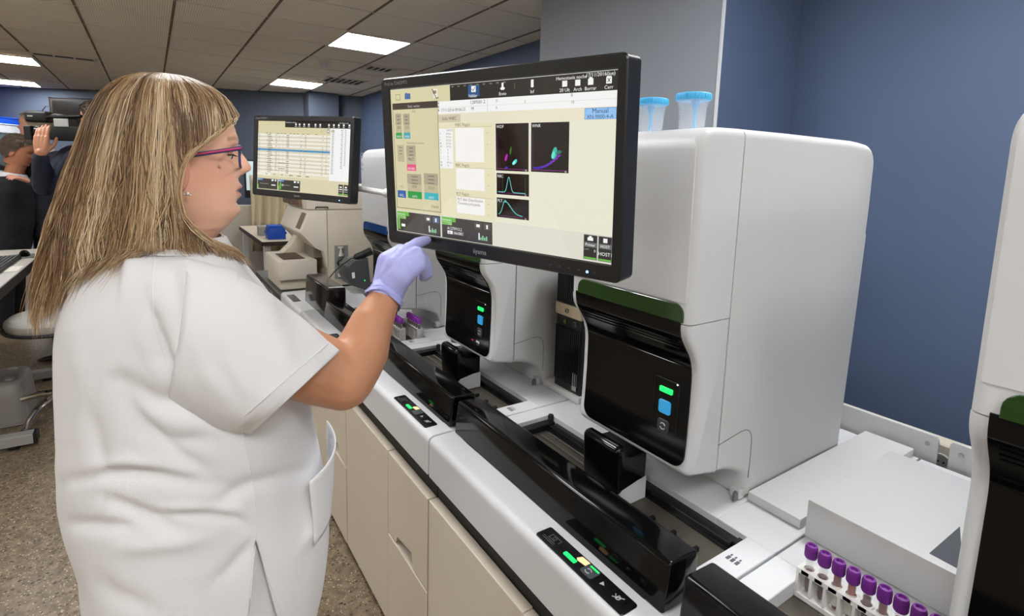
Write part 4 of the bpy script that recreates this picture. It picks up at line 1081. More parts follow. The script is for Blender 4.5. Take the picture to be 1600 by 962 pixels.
mb = MB(); mb.lathe([(0, 0), (.022, 0), (.022, .02), (.014, .024), (.012, .05), (0, .05)], (XM + .014, .992, .815), 14); build(mb, 'lower_cup', mat('milky', srgb(205, 200, 190), .3), ni)
# bench the machine stands on
tt = thing('side_bench', 'beige side bench carrying the old slide machine', 'bench', (-4.2, .60, 0))
mb = MB(); mb.box((-4.25, .605, .715), (-3.17, 1.45, .749), .004, 1); build(mb, 'bench_top', mat('bench_grey', srgb(72, 70, 68), .5), tt, ang=25)
for xx in (-4.2, -3.25):
    for yy in (.64, 1.38):
        mb = MB(); mb.box((xx, yy, 0), (xx + .05, yy + .05, .715)); build(mb, 'leg', LGREY, tt, smooth=False)

# handheld scanner station on the end of the line
t = thing('barcode_scanner', 'dark grey handheld scanner in its charging stand beside the blue-striped analyzer', 'scanner', (-2.92, 1.0, .812))
a = at_x(548, 455, -2.90); 
mb = MB(); q = [at_x(px, py, -2.90) + Vector((0, 0, .012)) for px, py in ((543, 420), (552, 411), (576, 407), (580, 450), (572, 457), (548, 449), (542, 437))]
mb.prism([(p.y, max(p.z, .8125)) for p in q], -3.06, -2.90, r=.012, seg=3); st = build(mb, 'charging_stand', mat('scanner_grey', srgb(62, 64, 66), .45), t, ang=30)
mb = MB(); q = [at_x(px, py, -2.8985) for px, py in ((549.5, 426), (554, 425), (555, 434), (550.5, 435))]; mb.add(q, [[0, 1, 2, 3]]); build(mb, 'label_sticker', mat('sticker_white', srgb(225, 225, 225), .5), st, smooth=False)
mb = MB(); p = at_x(570, 438, -2.898); mb.ball(p, .004, 6); build(mb, 'charge_light', LEDG, st)
h0 = at_x(556, 402, -2.95); h1 = at_x(580, 392, -2.95); h2 = at_x(560, 410, -2.95)
mb = MB(); mb.tube([h0 + Vector((0, -.01, -.004)), h0, h0.lerp(h1, .4), h1], [.012, .020, .021, .024], 12); mb.tube([h0.lerp(h1, .25), h2], [.016, .014], 10); build(mb, 'scanner_head', BLACKM, t)
cb = [at_x(px, py, xx) for px, py, xx in ((556, 402, -2.95), (548, 404, -2.93), (535, 413, -2.90), (522, 425, -2.86), (513, 436, -2.84), (509, 440, -2.82))]
mb = MB(); mb.tube(cb, .0032, 6); build(mb, 'cable', BLACKM, t)

# far table with a blue box, glass tray and a draped curtain
TX0, TX1, TY0, TY1, TZ = -7.6, -5.89, .905, 1.80, .75
t = thing('far_table', 'far white table with dark edge behind the slide machine', 'table', (-6.7, 1.3, 0))
mb = MB(); mb.box((TX0, TY0 + .006, TZ - .04), (TX1 - .006, TY1, TZ), .003, 1); build(mb, 'table_top', mat('table_cream', srgb(212, 200, 178), .4), t, ang=25)
mb = MB(); mb.box((TX0, TY0, TZ - .045), (TX1, TY0 + .006, TZ - .002)); mb.box((TX1 - .006, TY0, TZ - .045), (TX1, TY1, TZ - .002)); build(mb, 'edge_band', mat('edge_dark', srgb(52, 42, 36), .5), t, smooth=False)
for xx in (TX0 + .05, TX1 - .13):
    for yy in (TY0 + .03, TY1 - .1):
        mb = MB(); mb.box((xx, yy, 0), (xx + .08, yy + .06, TZ - .045)); build(mb, 'leg', WHITE2, t, smooth=False)
c = at_z(432, 373, TZ)
t = thing('blue_box', 'bright blue plastic rack box on the far table', 'box', (c.x, c.y, TZ + .001))
mb = MB(); s = .085
mb.prism([(c.y - s, TZ + .001), (c.y + s, TZ + .001), (c.y + s, TZ + .05), (c.y + s + .012, TZ + .055), (c.y + s + .012, TZ + .075), (c.y + s, TZ + .08), (c.y + s - .005, TZ + .125), (c.y - s + .005, TZ + .125), (c.y - s, TZ + .08), (c.y - s - .012, TZ + .075), (c.y - s - .012, TZ + .055), (c.y - s, TZ + .05)], c.x - .14, c.x + .05, r=.004, seg=2)
build(mb, 'box_body', mat('box_blue', srgb(24, 72, 170), .4), t, ang=25)
mb = MB(); mb.box((c.x - .13, c.y - s + .01, TZ + .125), (c.x + .04, c.y + s - .01, TZ + .145), .003, 1)
for k in range(4): mb.box((c.x - .10, c.y - .06 + .035 * k, TZ + .145), (c.x + .03, c.y - .05 + .035 * k, TZ + .148))
build(mb, 'lid', [mat('box_blue_lid', srgb(36, 92, 190), .4)], t, ang=25)
c = at_z(417, 371, TZ)
t = thing('small_box', 'small grey card box beside the blue box on the far table', 'box', (c.x, c.y, TZ + .001))
mb = MB(); c.x -= .22; mb.box((c.x - .08, c.y - .05, TZ + .001), (c.x + .02, c.y + .04, TZ + .10), .003, 1); build(mb, 'carton', mat('carton_grey', srgb(150, 146, 140), .7), t, ang=25)
mb = MB(); mb.box((c.x - .082, c.y - .052, TZ + .09), (c.x + .022, c.y + .042, TZ + .106), .002, 1); build(mb, 'lid', LGREY, t, ang=25)
# draped beige plastic curtain / cover
CURT = mat('drape', srgb(206, 194, 166), .6)
ca = at_x(392, 318, -7.65); cb_ = at_x(440, 318, -7.65)
mb = MB(); rings = []
for k in range(9):
    z = 1.40 - (1.40 - .40) * k / 8; row = []
    for i in range(61):
        f = i / 60; y = ca.y + (cb_.y - ca.y + .35) * f
        x = -7.68 + .035 * math.sin(f * 44 + .4 * k) + .02 * math.sin(f * 17 + 1.3) + .02 * f
        row.append((x, y, z + .01 * math.sin(f * 20)))
    rings.append(row)
front = [p for r in rings for p in r]; n = 61
F = [[k * n + i, k * n + i + 1, (k + 1) * n + i + 1, (k + 1) * n + i] for k in range(8) for i in range(60)]
mb.add(front, F); cur = build(mb, 'curtain', CURT); so = cur.modifiers.new('s', 'SOLIDIFY'); so.thickness = .006
tag(cur, 'pale beige draped curtain behind the far table', 'curtain')
mb = MB(); mb.box((-7.98, .60, 0), (-7.75, 2.3, 1.0), .006, 1); o = build(mb, 'counter', mat('counter_white', srgb(205, 198, 188), .6), ang=25); tag(o, 'long white counter cabinet along the far wall', 'cabinet')
# small far monitor peeking past the second touchscreen
c = at_x(386, 278, -7.85)
t = thing('small_monitor', 'small far screen peeking between the nose and the farther touchscreen', 'monitor', (c.x, c.y, 1.0))
mb = MB(); mb.box((c.x - .03, c.y - .03, c.z - .26), (c.x, c.y + .42, c.z + .24), .006, 1); build(mb, 'bezel', BLACKM, t, ang=25)
mb = MB(); mb.box((c.x, c.y - .01, c.z - .16), (c.x + .002, c.y + .40, c.z + .22)); build(mb, 'screen', mat('far_screen', srgb(180, 200, 205), .2, emit=srgb(190, 210, 215), es=.6), t, smooth=False)
mb = MB(); mb.box((c.x - .10, c.y + .10, 1.0), (c.x + .06, c.y + .28, 1.015)); mb.box((c.x - .05, c.y + .16, 1.015), (c.x - .03, c.y + .22, c.z - .2)); build(mb, 'stand', BLACKM, t, smooth=False)

# ------------------------------------------------------------------ left: desk, keyboard, mouse, stool, bin
DZ = .80
dl0 = at_z(0, 458, DZ); dl1 = at_z(70, 388, DZ)
yd = (dl0.y + dl1.y) / 2; xd0, xd1 = dl1.x - .0, -3.0
t = thing('writing_desk', 'pale office desk with dark edge at the left picture edge', 'desk', (xd0, yd, 0))
mb = MB(); mb.box((xd0, yd - 1.0, DZ - .028), (xd1, yd - .006, DZ), .003, 1); build(mb, 'desk_top', mat('desk_pale', srgb(188, 182, 172), .45), t, ang=25)
mb = MB(); mb.box((xd0, yd - .006, DZ - .060), (xd1, yd, DZ - .001)); build(mb, 'edge_band', mat('edge_dark', srgb(52, 42, 36), .5), t, smooth=False)
mb = MB(); mb.box((xd0 + .05, yd - .95, DZ - .09), (xd1 - .05, yd - .90, DZ - .03)); build(mb, 'rear_beam', GREYP, t, smooth=False)
for xx in (-4.72, -3.63):
    mb = MB(); mb.box((xx - .03, yd - .62, .06), (xx + .03, yd - .54, DZ - .03), .004, 1); build(mb, 'leg', GREYP, t, ang=25)
    mb = MB(); mb.box((xx - .035, yd - .95, .022), (xx + .035, yd + .145, .075), .003, 1); ft = build(mb, 'foot_beam', mat('foot_silver', srgb(170, 168, 166), .4, .2), t, ang=25)
    mb = MB(); mb.box((xx - .036, yd + .13, .02), (xx + .036, yd + .149, .077), .003, 1); build(mb, 'end_cap', BLACKM, ft, ang=25)
    mb = MB(); mb.lathe([(0, 0), (.025, 0), (.025, .022), (0, .022)], (xx, yd + .05, 0), 14); mb.lathe([(0, 0), (.025, 0), (.025, .022), (0, .022)], (xx, yd - .85, 0), 14); build(mb, 'levelling_pad', BLACKM, ft)
def on_desk(px, py, z=DZ): return at_z(px, py, z)
k0 = on_desk(0, 424); k1 = on_desk(33, 404)
t = thing('keyboard', 'black keyboard on the pale desk at the left edge', 'keyboard', (k1.x, k1.y, DZ + .001))
kx1, kx0 = k0.x + .10, k1.x - .02; ky1 = k1.y; ky0 = ky1 - .15
mb = MB(); mb.box((kx0, ky0, DZ + .001), (kx1, ky1, DZ + .020), .004, 2); build(mb, 'base', BLACKM, t, ang=25)
mb = MB(); nx = int((kx1 - kx0 - .02) / .019)
for i in range(nx):
    for j in range(6): mb.box((kx0 + .01 + .019 * i, ky0 + .012 + .022 * j, DZ + .019), (kx0 + .026 + .019 * i, ky0 + .030 + .022 * j, DZ + .027), .002, 1)
o = build(mb, 'keys', mat('key_top', srgb(58, 58, 58), .5), t, ang=25)
o.name = 'key_field'
c = on_desk(38, 401)
t = thing('mouse_pad', 'thin grey mouse pad under the mouse on the left desk', 'mouse pad', (c.x, c.y, DZ + .001))
mb = MB(); mb.lathe([(0, 0), (.115, 0), (.118, .002), (.115, .004), (0, .004)], (c.x - .02, c.y, DZ + .001), 32); build(mb, 'pad', mat('pad_grey', srgb(110, 112, 112), .6), t)
mb = MB(); mb.lathe([(.108, .0042), (.112, .0048), (.108, .0042)], (c.x - .02, c.y, DZ + .001), 32); build(mb, 'rim', GREYP, t)
t = thing('computer_mouse', 'black computer mouse on the grey pad', 'mouse', (c.x, c.y, DZ + .0055))
mb = MB()
rings = []
for k in range(9):
    f = k / 8; w = .033 * math.sin(PI * (.12 + .80 * f)) ** .6; h = .042 * math.sin(PI * (.08 + .72 * f ** 1.1)) + .003
    rings.append([(c.x - .07 + .115 * f, c.y + w * math.cos(a), DZ + .0055 + max(0, h * math.sin(a))) for a in np.linspace(0, PI, 12)] + [(c.x - .07 + .115 * f, c.y - w, DZ + .0055), (c.x - .07 + .115 * f, c.y + w, DZ + .0055)])
mb.loft(rings); ms = build(mb, 'shell', BLACKG, t, ang=50)
mb = MB(); mb.lathe([(0, -.003), (.007, -.003), (.008, 0), (.007, .003), (0, .003)], (0, 0, 0), 14, M=Matrix.Translation((c.x + .01, c.y, DZ + .043)) @ Matrix.Rotation(PI / 2, 4, 'X')); build(mb, 'scroll_wheel', GREYP, t)
c = on_desk(18, 420)
mb = MB(); mb.box((c.x - .10, c.y - .06, DZ + .0008), (c.x + .12, c.y + .045, DZ + .002)); o = build(mb, 'paper_sheet', mat('paper', srgb(225, 222, 210), .7), smooth=False); tag(o, 'white paper sheet by the keyboard on the left desk', 'paper')

# stool
sc = at_z(88, 642, .06); sx, sy = sc.x - .05, sc.y + .02
SZ = .56
t = thing('swivel_stool', 'grey padded swivel stool with chrome star base behind the woman', 'stool', (sx, sy, 0))
mb = MB(); mb.lathe([(0, 0), (.16, 0), (.205, .008), (.212, .03), (.208, .05), (.19, .066), (.12, .072), (0, .070)], (sx - .0, sy, SZ), 36)
mb.v = [(sx + (v[0] - sx) * 1.22, sy + (v[1] - sy) * 1.02, v[2]) for v in mb.v]
build(mb, 'seat', mat('seat_grey', srgb(150, 146, 138), .5, bump=.1, bscale=300), t)
mb = MB(); pr = [(sx + .262 * math.cos(a), sy + .219 * math.sin(a), SZ + .004) for a in np.linspace(0, 2 * PI, 40, endpoint=False)]; mb.tube(pr, .010, 8, closed=True); build(mb, 'seat_rim', BLACKM, t)
mb = MB(); mb.lathe([(0, .10), (.028, .10), (.028, .34), (.016, .345), (.016, SZ), (.08, SZ), (.08, SZ + .002)], (sx, sy, 0), 18); build(mb, 'column', mat('column_grey', srgb(70, 72, 74), .35, .4), t)
for k in range(5):
    a = math.radians(-98 + 72 * k); d = Vector((math.cos(a), math.sin(a), 0)); c0_ = Vector((sx, sy, 0))
    mb = MB(); mb.tube([c0_ + Vector((0, 0, .155)), c0_ + d * .10 + Vector((0, 0, .155)), c0_ + d * .20 + Vector((0, 0, .135)), c0_ + d * .265 + Vector((0, 0, .095)), c0_ + d * .285 + Vector((0, 0, .06))], [.020, .018, .016, .013, .012], 10); lg = build(mb, 'leg', CHROME, t)
    e = c0_ + d * .285
    mb = MB(); sd = Vector((-d.y, d.x, 0))
    mb.box((-.022, -.026, .0), (.022, .026, .062), .010, 2, M=Matrix.Translation(e) @ Matrix.Rotation(a, 4, 'Z')); build(mb, 'caster', BLACKM, lg, ang=40)
mb = MB(); mb.lathe([(0, .125), (.045, .125), (.05, .14), (.045, .17), (0, .175)], (sx, sy, 0), 18); build(mb, 'hub', CHROME, t)

# grey bin lying upside down
b0 = at_z(0, 672, 0); b1 = at_z(52, 670, 0)
bx1 = b0.x - .02; by1 = b1.y - .03
t = thing('plastic_bin', 'upturned translucent grey plastic bin under the left desk', 'bin', (bx1 - .2, by1 - .2, 0))
def binring(w, z, r): return [(x, y, z) for x, y in rrect(bx1 - .40 + w, by1 - .42 + w, bx1 - w, by1 - w, r, 5)]
mb = MB(); mb.loft([binring(0, 0, .06), binring(.004, .02, .06), binring(.014, .16, .06), binring(.022, .225, .06), binring(.034, .243, .055), binring(.06, .25, .05)]); build(mb, 'bin_body', mat('bin_grey', srgb(140, 135, 130), .35, bump=.2, bscale=8), t, ang=50)
mb = MB(); mb.loft([binring(-.004, 0, .06), binring(-.008, .006, .06), binring(-.004, .014, .06), binring(.004, .014, .06)]); build(mb, 'rim', mat('bin_rim', srgb(118, 114, 110), .4), t, ang=50)
for dx, dy in ((-.1, -.08), (-.3, -.1), (-.2, -.25)):
    mb = MB(); mb.lathe([(0, .25), (.022, .25), (.022, .256), (.012, .258), (0, .258)], (bx1 + dx, by1 + dy, 0), 16); build(mb, 'foot_stud', LGREY, t)

# safety cabinet and dark wall screen on the far left wall
def on_wall(s, z, off): return fa + fd * s + Vector((0, 0, z)) - fn * (off)
def wall_s(px, py):
    r = ray(px, py); n2 = Vector((fn.x, fn.y, 0)); k = (fa - CAM).dot(n2) / r.dot(n2); p = CAM + r * k
    return (p - fa).dot(fd), p.z
def wbox(mb, s0, s1, z0, z1, o0, o1, r=.01, mi=0):
    b = bmesh.new(); bmesh.ops.create_cube(b, size=1)
    for v in b.verts:
        v.co = on_wall(s0 + (v.co.x + .5) * (s1 - s0), z0 + (v.co.z + .5) * (z1 - z0), o0 + (v.co.y + .5) * (o1 - o0))
    if r: bmesh.ops.bevel(b, geom=b.edges[:], offset=r, segments=1, affect='EDGES')
    mb.bm(b, mi)
sA, zA = wall_s(34, 187); _, zB = wall_s(34, 197); _, zC = wall_s(30, 210); _, zD = wall_s(30, 240)
t = thing('safety_cabinet', 'white lab safety cabinet with a blue top band on the far left wall', 'cabinet', tuple(on_wall(sA - .9, 0, .4)))
mb = MB(); wbox(mb, sA - 2.0, sA, zC, zB, .02, .7); build(mb, 'control_head', mat('cab_white', srgb(205, 205, 208), .4), t, smooth=False)
mb = MB(); wbox(mb, sA - 2.0, sA, zB, zA, .02, .7); build(mb, 'top_band', mat('cab_blue', srgb(22, 76, 190), .4), t, smooth=False)
mb = MB(); wbox(mb, sA - 2.0, sA, .75, zC, .02, .62); build(mb, 'glass_front', mat('cab_glass', srgb(92, 104, 106), .15), t, smooth=False)
mb = MB(); wbox(mb, sA - 2.0, sA, .0, .75, .02, .7); build(mb, 'lower_body', mat('cab_white', srgb(205, 205, 208), .4), t, smooth=False)
mb = MB(); wbox(mb, sA - .45, sA - .18, zC + .06, zC + .12, .70, .705, 0); build(mb, 'display', GREYP, t, smooth=False)
s0, z0 = wall_s(85, 181); s1, z1 = wall_s(165, 156)
t = thing('wall_screen', 'dark brown switched-off screen on the far wall behind the camcorder', 'screen', tuple(on_wall((s0 + s1) / 2, z0, .02)))
mb = MB(); wbox(mb, s0, s1, z0 - .2, z1, .002, .07); build(mb, 'bezel', mat('screen_brown', srgb(44, 36, 32), .5), t, smooth=False)
mb = MB(); wbox(mb, s0 + .04, s1 - .04, z0 - .16, z1 - .04, .07, .072, 0); build(mb, 'panel', mat('screen_dark', srgb(30, 25, 23), .25), t, smooth=False)
# ================================================================== THE WOMAN
SKINM = mat('skin', (.6, .4, .3, 1), .42, sss=.12, attr='col', bump=.08, bscale=500)
CLOTH = mat('white_cotton', srgb(228, 228, 230), .75, bump=.25, bscale=900)
CLOTH.use_backface_culling = False
PX = -1.0      # the plane of her spine
def gauss(d, s): return math.exp(-(d / s) ** 2)

woman = thing('person', 'woman in white tunic and glasses pointing at the touchscreen with a gloved hand', 'person', (PX, .05, 0))

# ---- head: level curves from the neck up, then nose, lips, brow, eye sockets
HEAD = [  # z, front, back, half width
 (1.300, .070, -.055, .068), (1.345, .074, -.046, .060), (1.375, .080, -.036, .056), (1.392, .090, -.030, .055), (1.402, .101, -.028, .056), (1.411, .1085, -.028, .057),
 (1.420, .1155, -.032, .060), (1.429, .1185, -.036, .063), (1.441, .1180, -.042, .066), (1.455, .1195, -.048, .069), (1.470, .1205, -.054, .071), (1.486, .1195, -.060, .073),
 (1.503, .1185, -.066, .0745), (1.520, .1190, -.069, .0752), (1.533, .1205, -.071, .0755), (1.548, .1210, -.071, .0752), (1.562, .1185, -.068, .0735), (1.578, .1125, -.061, .069), (1.592, .103, -.052, .062),
 (1.604, .090, -.040, .052), (1.614, .072, -.022, .038), (1.620, .052, -.002, .020), (1.622, .035, .015, .004)]
NOSEP = [(1.540, 0), (1.532, .003), (1.524, .0075), (1.516, .0135), (1.508, .0185), (1.501, .0225), (1.495, .0215), (1.490, .0135), (1.486, .005), (1.482, .001), (1.478, 0)]
def head_pt(z, a):
    f, b, w = interp(HEAD, z)
    cy = .03
    s, c = math.sin(a), math.cos(a)          # a = 0 is the face front, x = sin
    e = 2.25 if z > 1.40 else 2.0
    ext = (f - cy) if c > 0 else (cy - b)
    k = (abs(s) ** e + abs(c) ** e) ** (-1 / e)
    x = w * k * s; y = cy + ext * k * c
    if c > 0:
        ax = abs(x)
        nz = float(np.interp(z, [p[0] for p in NOSEP[::-1]], [p[1] for p in NOSEP[::-1]]))
        nw = float(np.interp(z, [1.48, 1.495, 1.503, 1.53], [.0165, .0165, .0135, .009]))
        y += nz * math.exp(-(ax / nw) ** 2.6)
        y += .006 * gauss(z - 1.4675, .0062) * math.exp(-(ax / .024) ** 2.4) + .0052 * gauss(z - 1.4535, .0058) * math.exp(-(ax / .021) ** 2.4)
        y -= .0035 * gauss(z - 1.4605, .0026) * math.exp(-(ax / .026) ** 4)
        y -= .0035 * gauss(z - 1.443, .005) * math.exp(-(ax / .022) ** 2)
        y += .0045 * gauss(z - 1.428, .010) * math.exp(-(ax / .020) ** 2)
        y -= .0100 * gauss(z - 1.520, .012) * math.exp(-((ax - .031) / .015) ** 2)
        y += .0035 * gauss(z - 1.541, .008) * math.exp(-((ax - .028) / .022) ** 2)
        y += .0050 * gauss(z - 1.492, .018) * math.exp(-((ax - .040) / .018) ** 2)
        y -= .0022 * gauss(z - 1.476, .02) * math.exp(-((ax - .030) / .006) ** 2)
    return Vector((PX + x, y, z))
zs = list(np.arange(1.300, 1.40, .008)) + list(np.arange(1.40, 1.56, .0028)) + list(np.arange(1.56, 1.6215, .005))
NA = 150
def ang(i):   # finer steps over the face
    t = i / NA * 2 - 1
    return PI * (t * .45 + .55 * t ** 3) if True else PI * t
rings = [[head_pt(float(z), ang(i)) for i in range(NA)] for z in zs]
hb = MB(); hb.loft(rings)
# right arm, chest and neck core, legs: overlapping shapes fused into one continuous skin
body = MB()
ell3 = at_x(536, 592, -.815)
wr = at_x(606, 456, -.872)
SHO = Vector((-.872, .035, 1.285))
body.capsules([SHO, SHO.lerp(ell3, .35), SHO.lerp(ell3, .62), SHO.lerp(ell3, .85), ell3], [.050, .055, .056, .054, .0485], 16)
fm = ell3.lerp(wr, .30) + Vector((-.004, .008, -.004)); 
body.capsules([ell3, ell3.lerp(fm, .5), fm, ell3.lerp(wr, .62), ell3.lerp(wr, .85), wr], [.0485, .0475, .0445, .036, .0285, .0265], 16)
body.capsules([Vector((PX, .02, 1.35)), Vector((PX, .02, 1.28)), Vector((PX, .02, 1.15)), Vector((PX, .04, .98)), Vector((PX, .04, .84))], [.050, .085, .10, .11, .12])
body.capsules([Vector((PX - .16, .02, 1.30)), Vector((PX, .02, 1.30)), SHO], [.05, .06, .045])
# left arm hanging, slightly bent
LS, LE, LW = Vector((PX - .17, .02, 1.29)), Vector((PX - .215, .0, 1.03)), Vector((PX - .225, .06, .83))
body.capsules([LS, LS.lerp(LE, .5), LE, LE.lerp(LW, .3), LW], [.058, .052, .044, .042, .027], 14)
def hand_into(mb, w, fwd, side, up, sc=1.0, curls=(.2, .35, .45, .5), thumb=1):
    """palm, five fingers of unequal length; fwd along the fingers, side towards the thumb, up = back of the hand"""
    P = lambda a, b, c: w + fwd * a * sc + side * b * sc + up * c * sc
    for k, b in enumerate((.027, .009, -.009, -.026)):
        mb.capsules([P(0, b * .55, 0), P(.045, b * .9, .003), P(.085, b, .002)], [.0165 * sc, .0145 * sc, .0115 * sc], 10)
    for k, (b, L) in enumerate(((.028, .068), (.0095, .076), (-.009, .070), (-.0265, .055))):
        p = P(.086, b, .002); d = fwd.copy(); pts = [p]
        for seg, fr in enumerate((.45, .31, .24)):
            q = curls[k] * (.8 + .35 * seg)
            d = (d * math.cos(q) - up * math.sin(q) * 1.0).normalized() if seg == 0 else (d * math.cos(q) + (d.cross(side) * (-1 if d.cross(side).dot(-up) < 0 else 1)).normalized() * 0 - up * math.sin(q)).normalized()
            pts.append(pts[-1] + d * L * fr * sc)
        mb.capsules(pts, [.0086 * sc, .0080 * sc, .0074 * sc, .0062 * sc], 10)
    pts = [P(.012, .022, -.006), P(.038, .045, -.014), P(.064, .056, -.020), P(.088, .057, -.026)]
    mb.capsules(pts, [.014 * sc, .0115 * sc, .0098 * sc, .0078 * sc], 10)
hand_into(body, LW, Vector((.05, .15, -.98)).normalized(), Vector((.2, .97, .16)).normalized(), Vector((-.97, .2, -.02)).normalized(), .95)
for sx_ in (-1, 1):
    body.capsules([Vector((PX + .085 * sx_, .04, .82)), Vector((PX + .09 * sx_, .045, .46)), Vector((PX + .09 * sx_, .02, .09))], [.095, .062, .04])
bv, bf = voxel(body, .0042, 1)
nb_ = len(bv); bv = np.concatenate([bv, np.array([tuple(v) for v in hb.v])]); bf = bf + [[i + nb_ for i in f] for f in hb.f]
# pigment: skin tone with rosy cheeks, lips, brows and lash line
base = np.array(srgb(238, 188, 160)[:3]); arm_c = np.array(srgb(198, 143, 110)[:3])
cols = np.zeros((len(bv), 3)); 
z = bv[:, 2]; y = bv[:, 1]; x = bv[:, 0] - PX; ax = np.abs(x)
t_head = np.clip((z - 1.34) / .04, 0, 1)[:, None]
cols[:] = arm_c * (1 - t_head) + base * t_head
def blend(c, w_): 
    global cols
    w_ = np.clip(w_, 0, 1)[:, None]; cols = cols * (1 - w_) + np.array(srgb(*c)[:3]) * w_
cheek = np.exp(-((z - 1.487) / .026) ** 2 - ((y - .075) / .035) ** 2) * (ax > .02) * .42
blend((226, 148, 128), cheek)
blend((214, 140, 122), np.exp(-((z - 1.499) / .010) ** 2) * np.exp(-(ax / .02) ** 2) * (y > .12) * .6)
lip = np.exp(-np.abs((z - 1.4605) / .0088) ** 4) * np.exp(-np.abs(ax / .0265) ** 6) * (y > .095)
blend((186, 92, 92), lip * .85)
blend((96, 44, 44), np.exp(-((z - 1.4608) / .0016) ** 2) * np.exp(-np.abs(ax / .027) ** 6) * (y > .095) * .85)
brow = np.exp(-np.abs((z - 1.5415 - .004 * np.exp(-((ax - .035) / .012) ** 2)) / .0034) ** 4) * (ax > .012) * (ax < .052) * (y > .06)
blend((128, 92, 72), brow * .6)
mole = np.exp(-(((y - .088) / .0022) ** 2 + ((z - 1.4985) / .0022) ** 2)) * (x > .02)
blend((90, 50, 40), mole)
build_vf(bv, bf, 'skin', SKINM, woman, cols)

# eyes, lids and lashes
EYEW = mat('eye_white', srgb(235, 230, 225), .2); IRIS = mat('iris_brown', srgb(60, 42, 30), .15)
for sgn in (1, -1):
    c = Vector((PX + .0315 * sgn, .0985, 1.519))
    mb = MB(); mb.ball(c, .0118, 12); e = build(mb, 'eye', EYEW, woman)
    mb = MB(); d = Vector((0, .93, -.36)).normalized(); mb.ball(c + d * .0075, .0056, 8); build(mb, 'iris', IRIS, e)
    mb = MB(); 
    for k in range(7):
        a0 = -1.1 + 2.2 * k / 6
    rr_ = []
    for tt in np.linspace(-1.25, 1.25, 13):
        col_ = []
        for ph in np.linspace(.05, 1.5, 7): col_.append(c + Vector((math.sin(tt) * math.cos(ph), math.cos(tt) * math.cos(ph), math.sin(ph))) * .0128)
        rr_.append(col_)
    mb.loft(rr_, closed=False, caps=False); lid = build(mb, 'eyelid', mat('lid_skin', srgb(196, 140, 120), .45), woman)
    mb = MB(); mb.tube([c + Vector((math.sin(tt), math.cos(tt), .02 - .10 * abs(math.sin(tt)))) * .0133 for tt in np.linspace(-1.3, 1.3, 13)], .0010, 5)
    for tt in np.linspace(-1.2, 1.2, 13):
        p0_ = c + Vector((math.sin(tt), math.cos(tt), .0)) * .0133; mb.tube([p0_, p0_ + Vector((math.sin(tt) * .006, math.cos(tt) * .006 + .001, -.003))], [.0005, .0001], 4)
    build(mb, 'eyelashes', mat('lash', srgb(30, 22, 20), .6), woman)
# ears and earring
EARM = mat('ear_skin', srgb(214, 150, 130), .45, sss=.1)
for sgn in (1, -1):
    mb = MB(); M = Matrix.Translation((PX + .0755 * sgn, .032, 1.487)) @ Matrix.Rotation(-.15, 4, 'X')
    mb.ball((0, 0, 0), (.010, .016, .030), 12, M=M.to_3x3()); mb.v = [tuple(Vector(v) + Vector((PX + .076 * sgn, .032, 1.487))) for v in mb.v]
    build(mb, 'ear', EARM, woman)
ep = at_x(292.5, 302.7, PX + .0835)
mb = MB(); mb.ball(ep, .0030, 8); mb.ball(ep + Vector((0, .003, -.002)), .0016, 6); mb.ball(ep + Vector((0, -.003, -.001)), .0016, 6); build(mb, 'earring', mat('earring_silver', srgb(240, 238, 235), .35, .6), woman)

# glasses
GB = mat('glasses_blue', srgb(54, 60, 110), .3); GP = mat('glasses_pink', srgb(206, 48, 108), .3)
gx = .0715
a0 = at_x(299, 242.5, PX + .079); a1 = at_x(377, 231.5, PX + gx)
mb = MB(); mb.tube([a0 + Vector((-.001, -.035, -.012)), a0 + Vector((-.001, -.012, -.001)), a0, a0.lerp(a1, .5) + Vector((.004, 0, 0)), a1], .0032, 8, flat=.45); gl = build(mb, 'glasses', GB, woman)
mb = MB(); mb.tube([a0 + Vector((.0016, 0, .0004)), a0.lerp(a1, .5) + Vector((.0056, 0, .0004)), a1 + Vector((.0015, 0, .0004))], .0013, 6, flat=.5); build(mb, 'temple_stripe', GP, gl)
mb = MB(); b0_ = Vector((2 * PX - a0.x, a0.y, a0.z)); b1_ = Vector((2 * PX - a1.x, a1.y, a1.z)); mb.tube([b0_ + Vector((0, -.03, -.01)), b0_, b0_.lerp(b1_, .5) - Vector((.004, 0, 0)), b1_], .0032, 8, flat=.45); build(mb, 'temple', GB, gl)
LENS = mat('lens', (.85, .9, .95, 1), .03, alpha=.12, spec=.6)
yF = a1.y
mb = MB()
for sgn in (1, -1):
    cx = PX + .036 * sgn; pr = [(cx + (u - .5) * .058, v) for u, v in []]
    pr = rrect(cx - .0295, a1.z - .029, cx + .0295, a1.z + .004, .009, 4)
    mb.tube([(px_, yF + .006 - 1.9 * (px_ - PX) ** 2, pz) for px_, pz in pr], .0019, 6, closed=True)
mb.tube([(PX - .0075, yF + .0065, a1.z - .006), (PX, yF + .009, a1.z - .004), (PX + .0075, yF + .0065, a1.z - .006)], .0017, 6)
mb.tube([(PX + .0655, yF + .006 - 1.9 * .0655 ** 2, a1.z - .001), tuple(a1)], .0024, 6); mb.tube([(PX - .0655, yF + .006 - 1.9 * .0655 ** 2, a1.z - .001), tuple(b1_)], .0024, 6)
build(mb, 'front_frame', GB, gl)
for sgn in (1, -1):
    cx = PX + .036 * sgn; pr = rrect(cx - .0288, a1.z - .0283, cx + .0288, a1.z + .0033, .0085, 4)
    mb = MB(); mb.loft([[(px_, yF + o + .006 - 1.9 * (px_ - PX) ** 2, pz) for px_, pz in pr] for o in (-.0006, .0006)]); build(mb, 'lens', LENS, gl, ang=30)

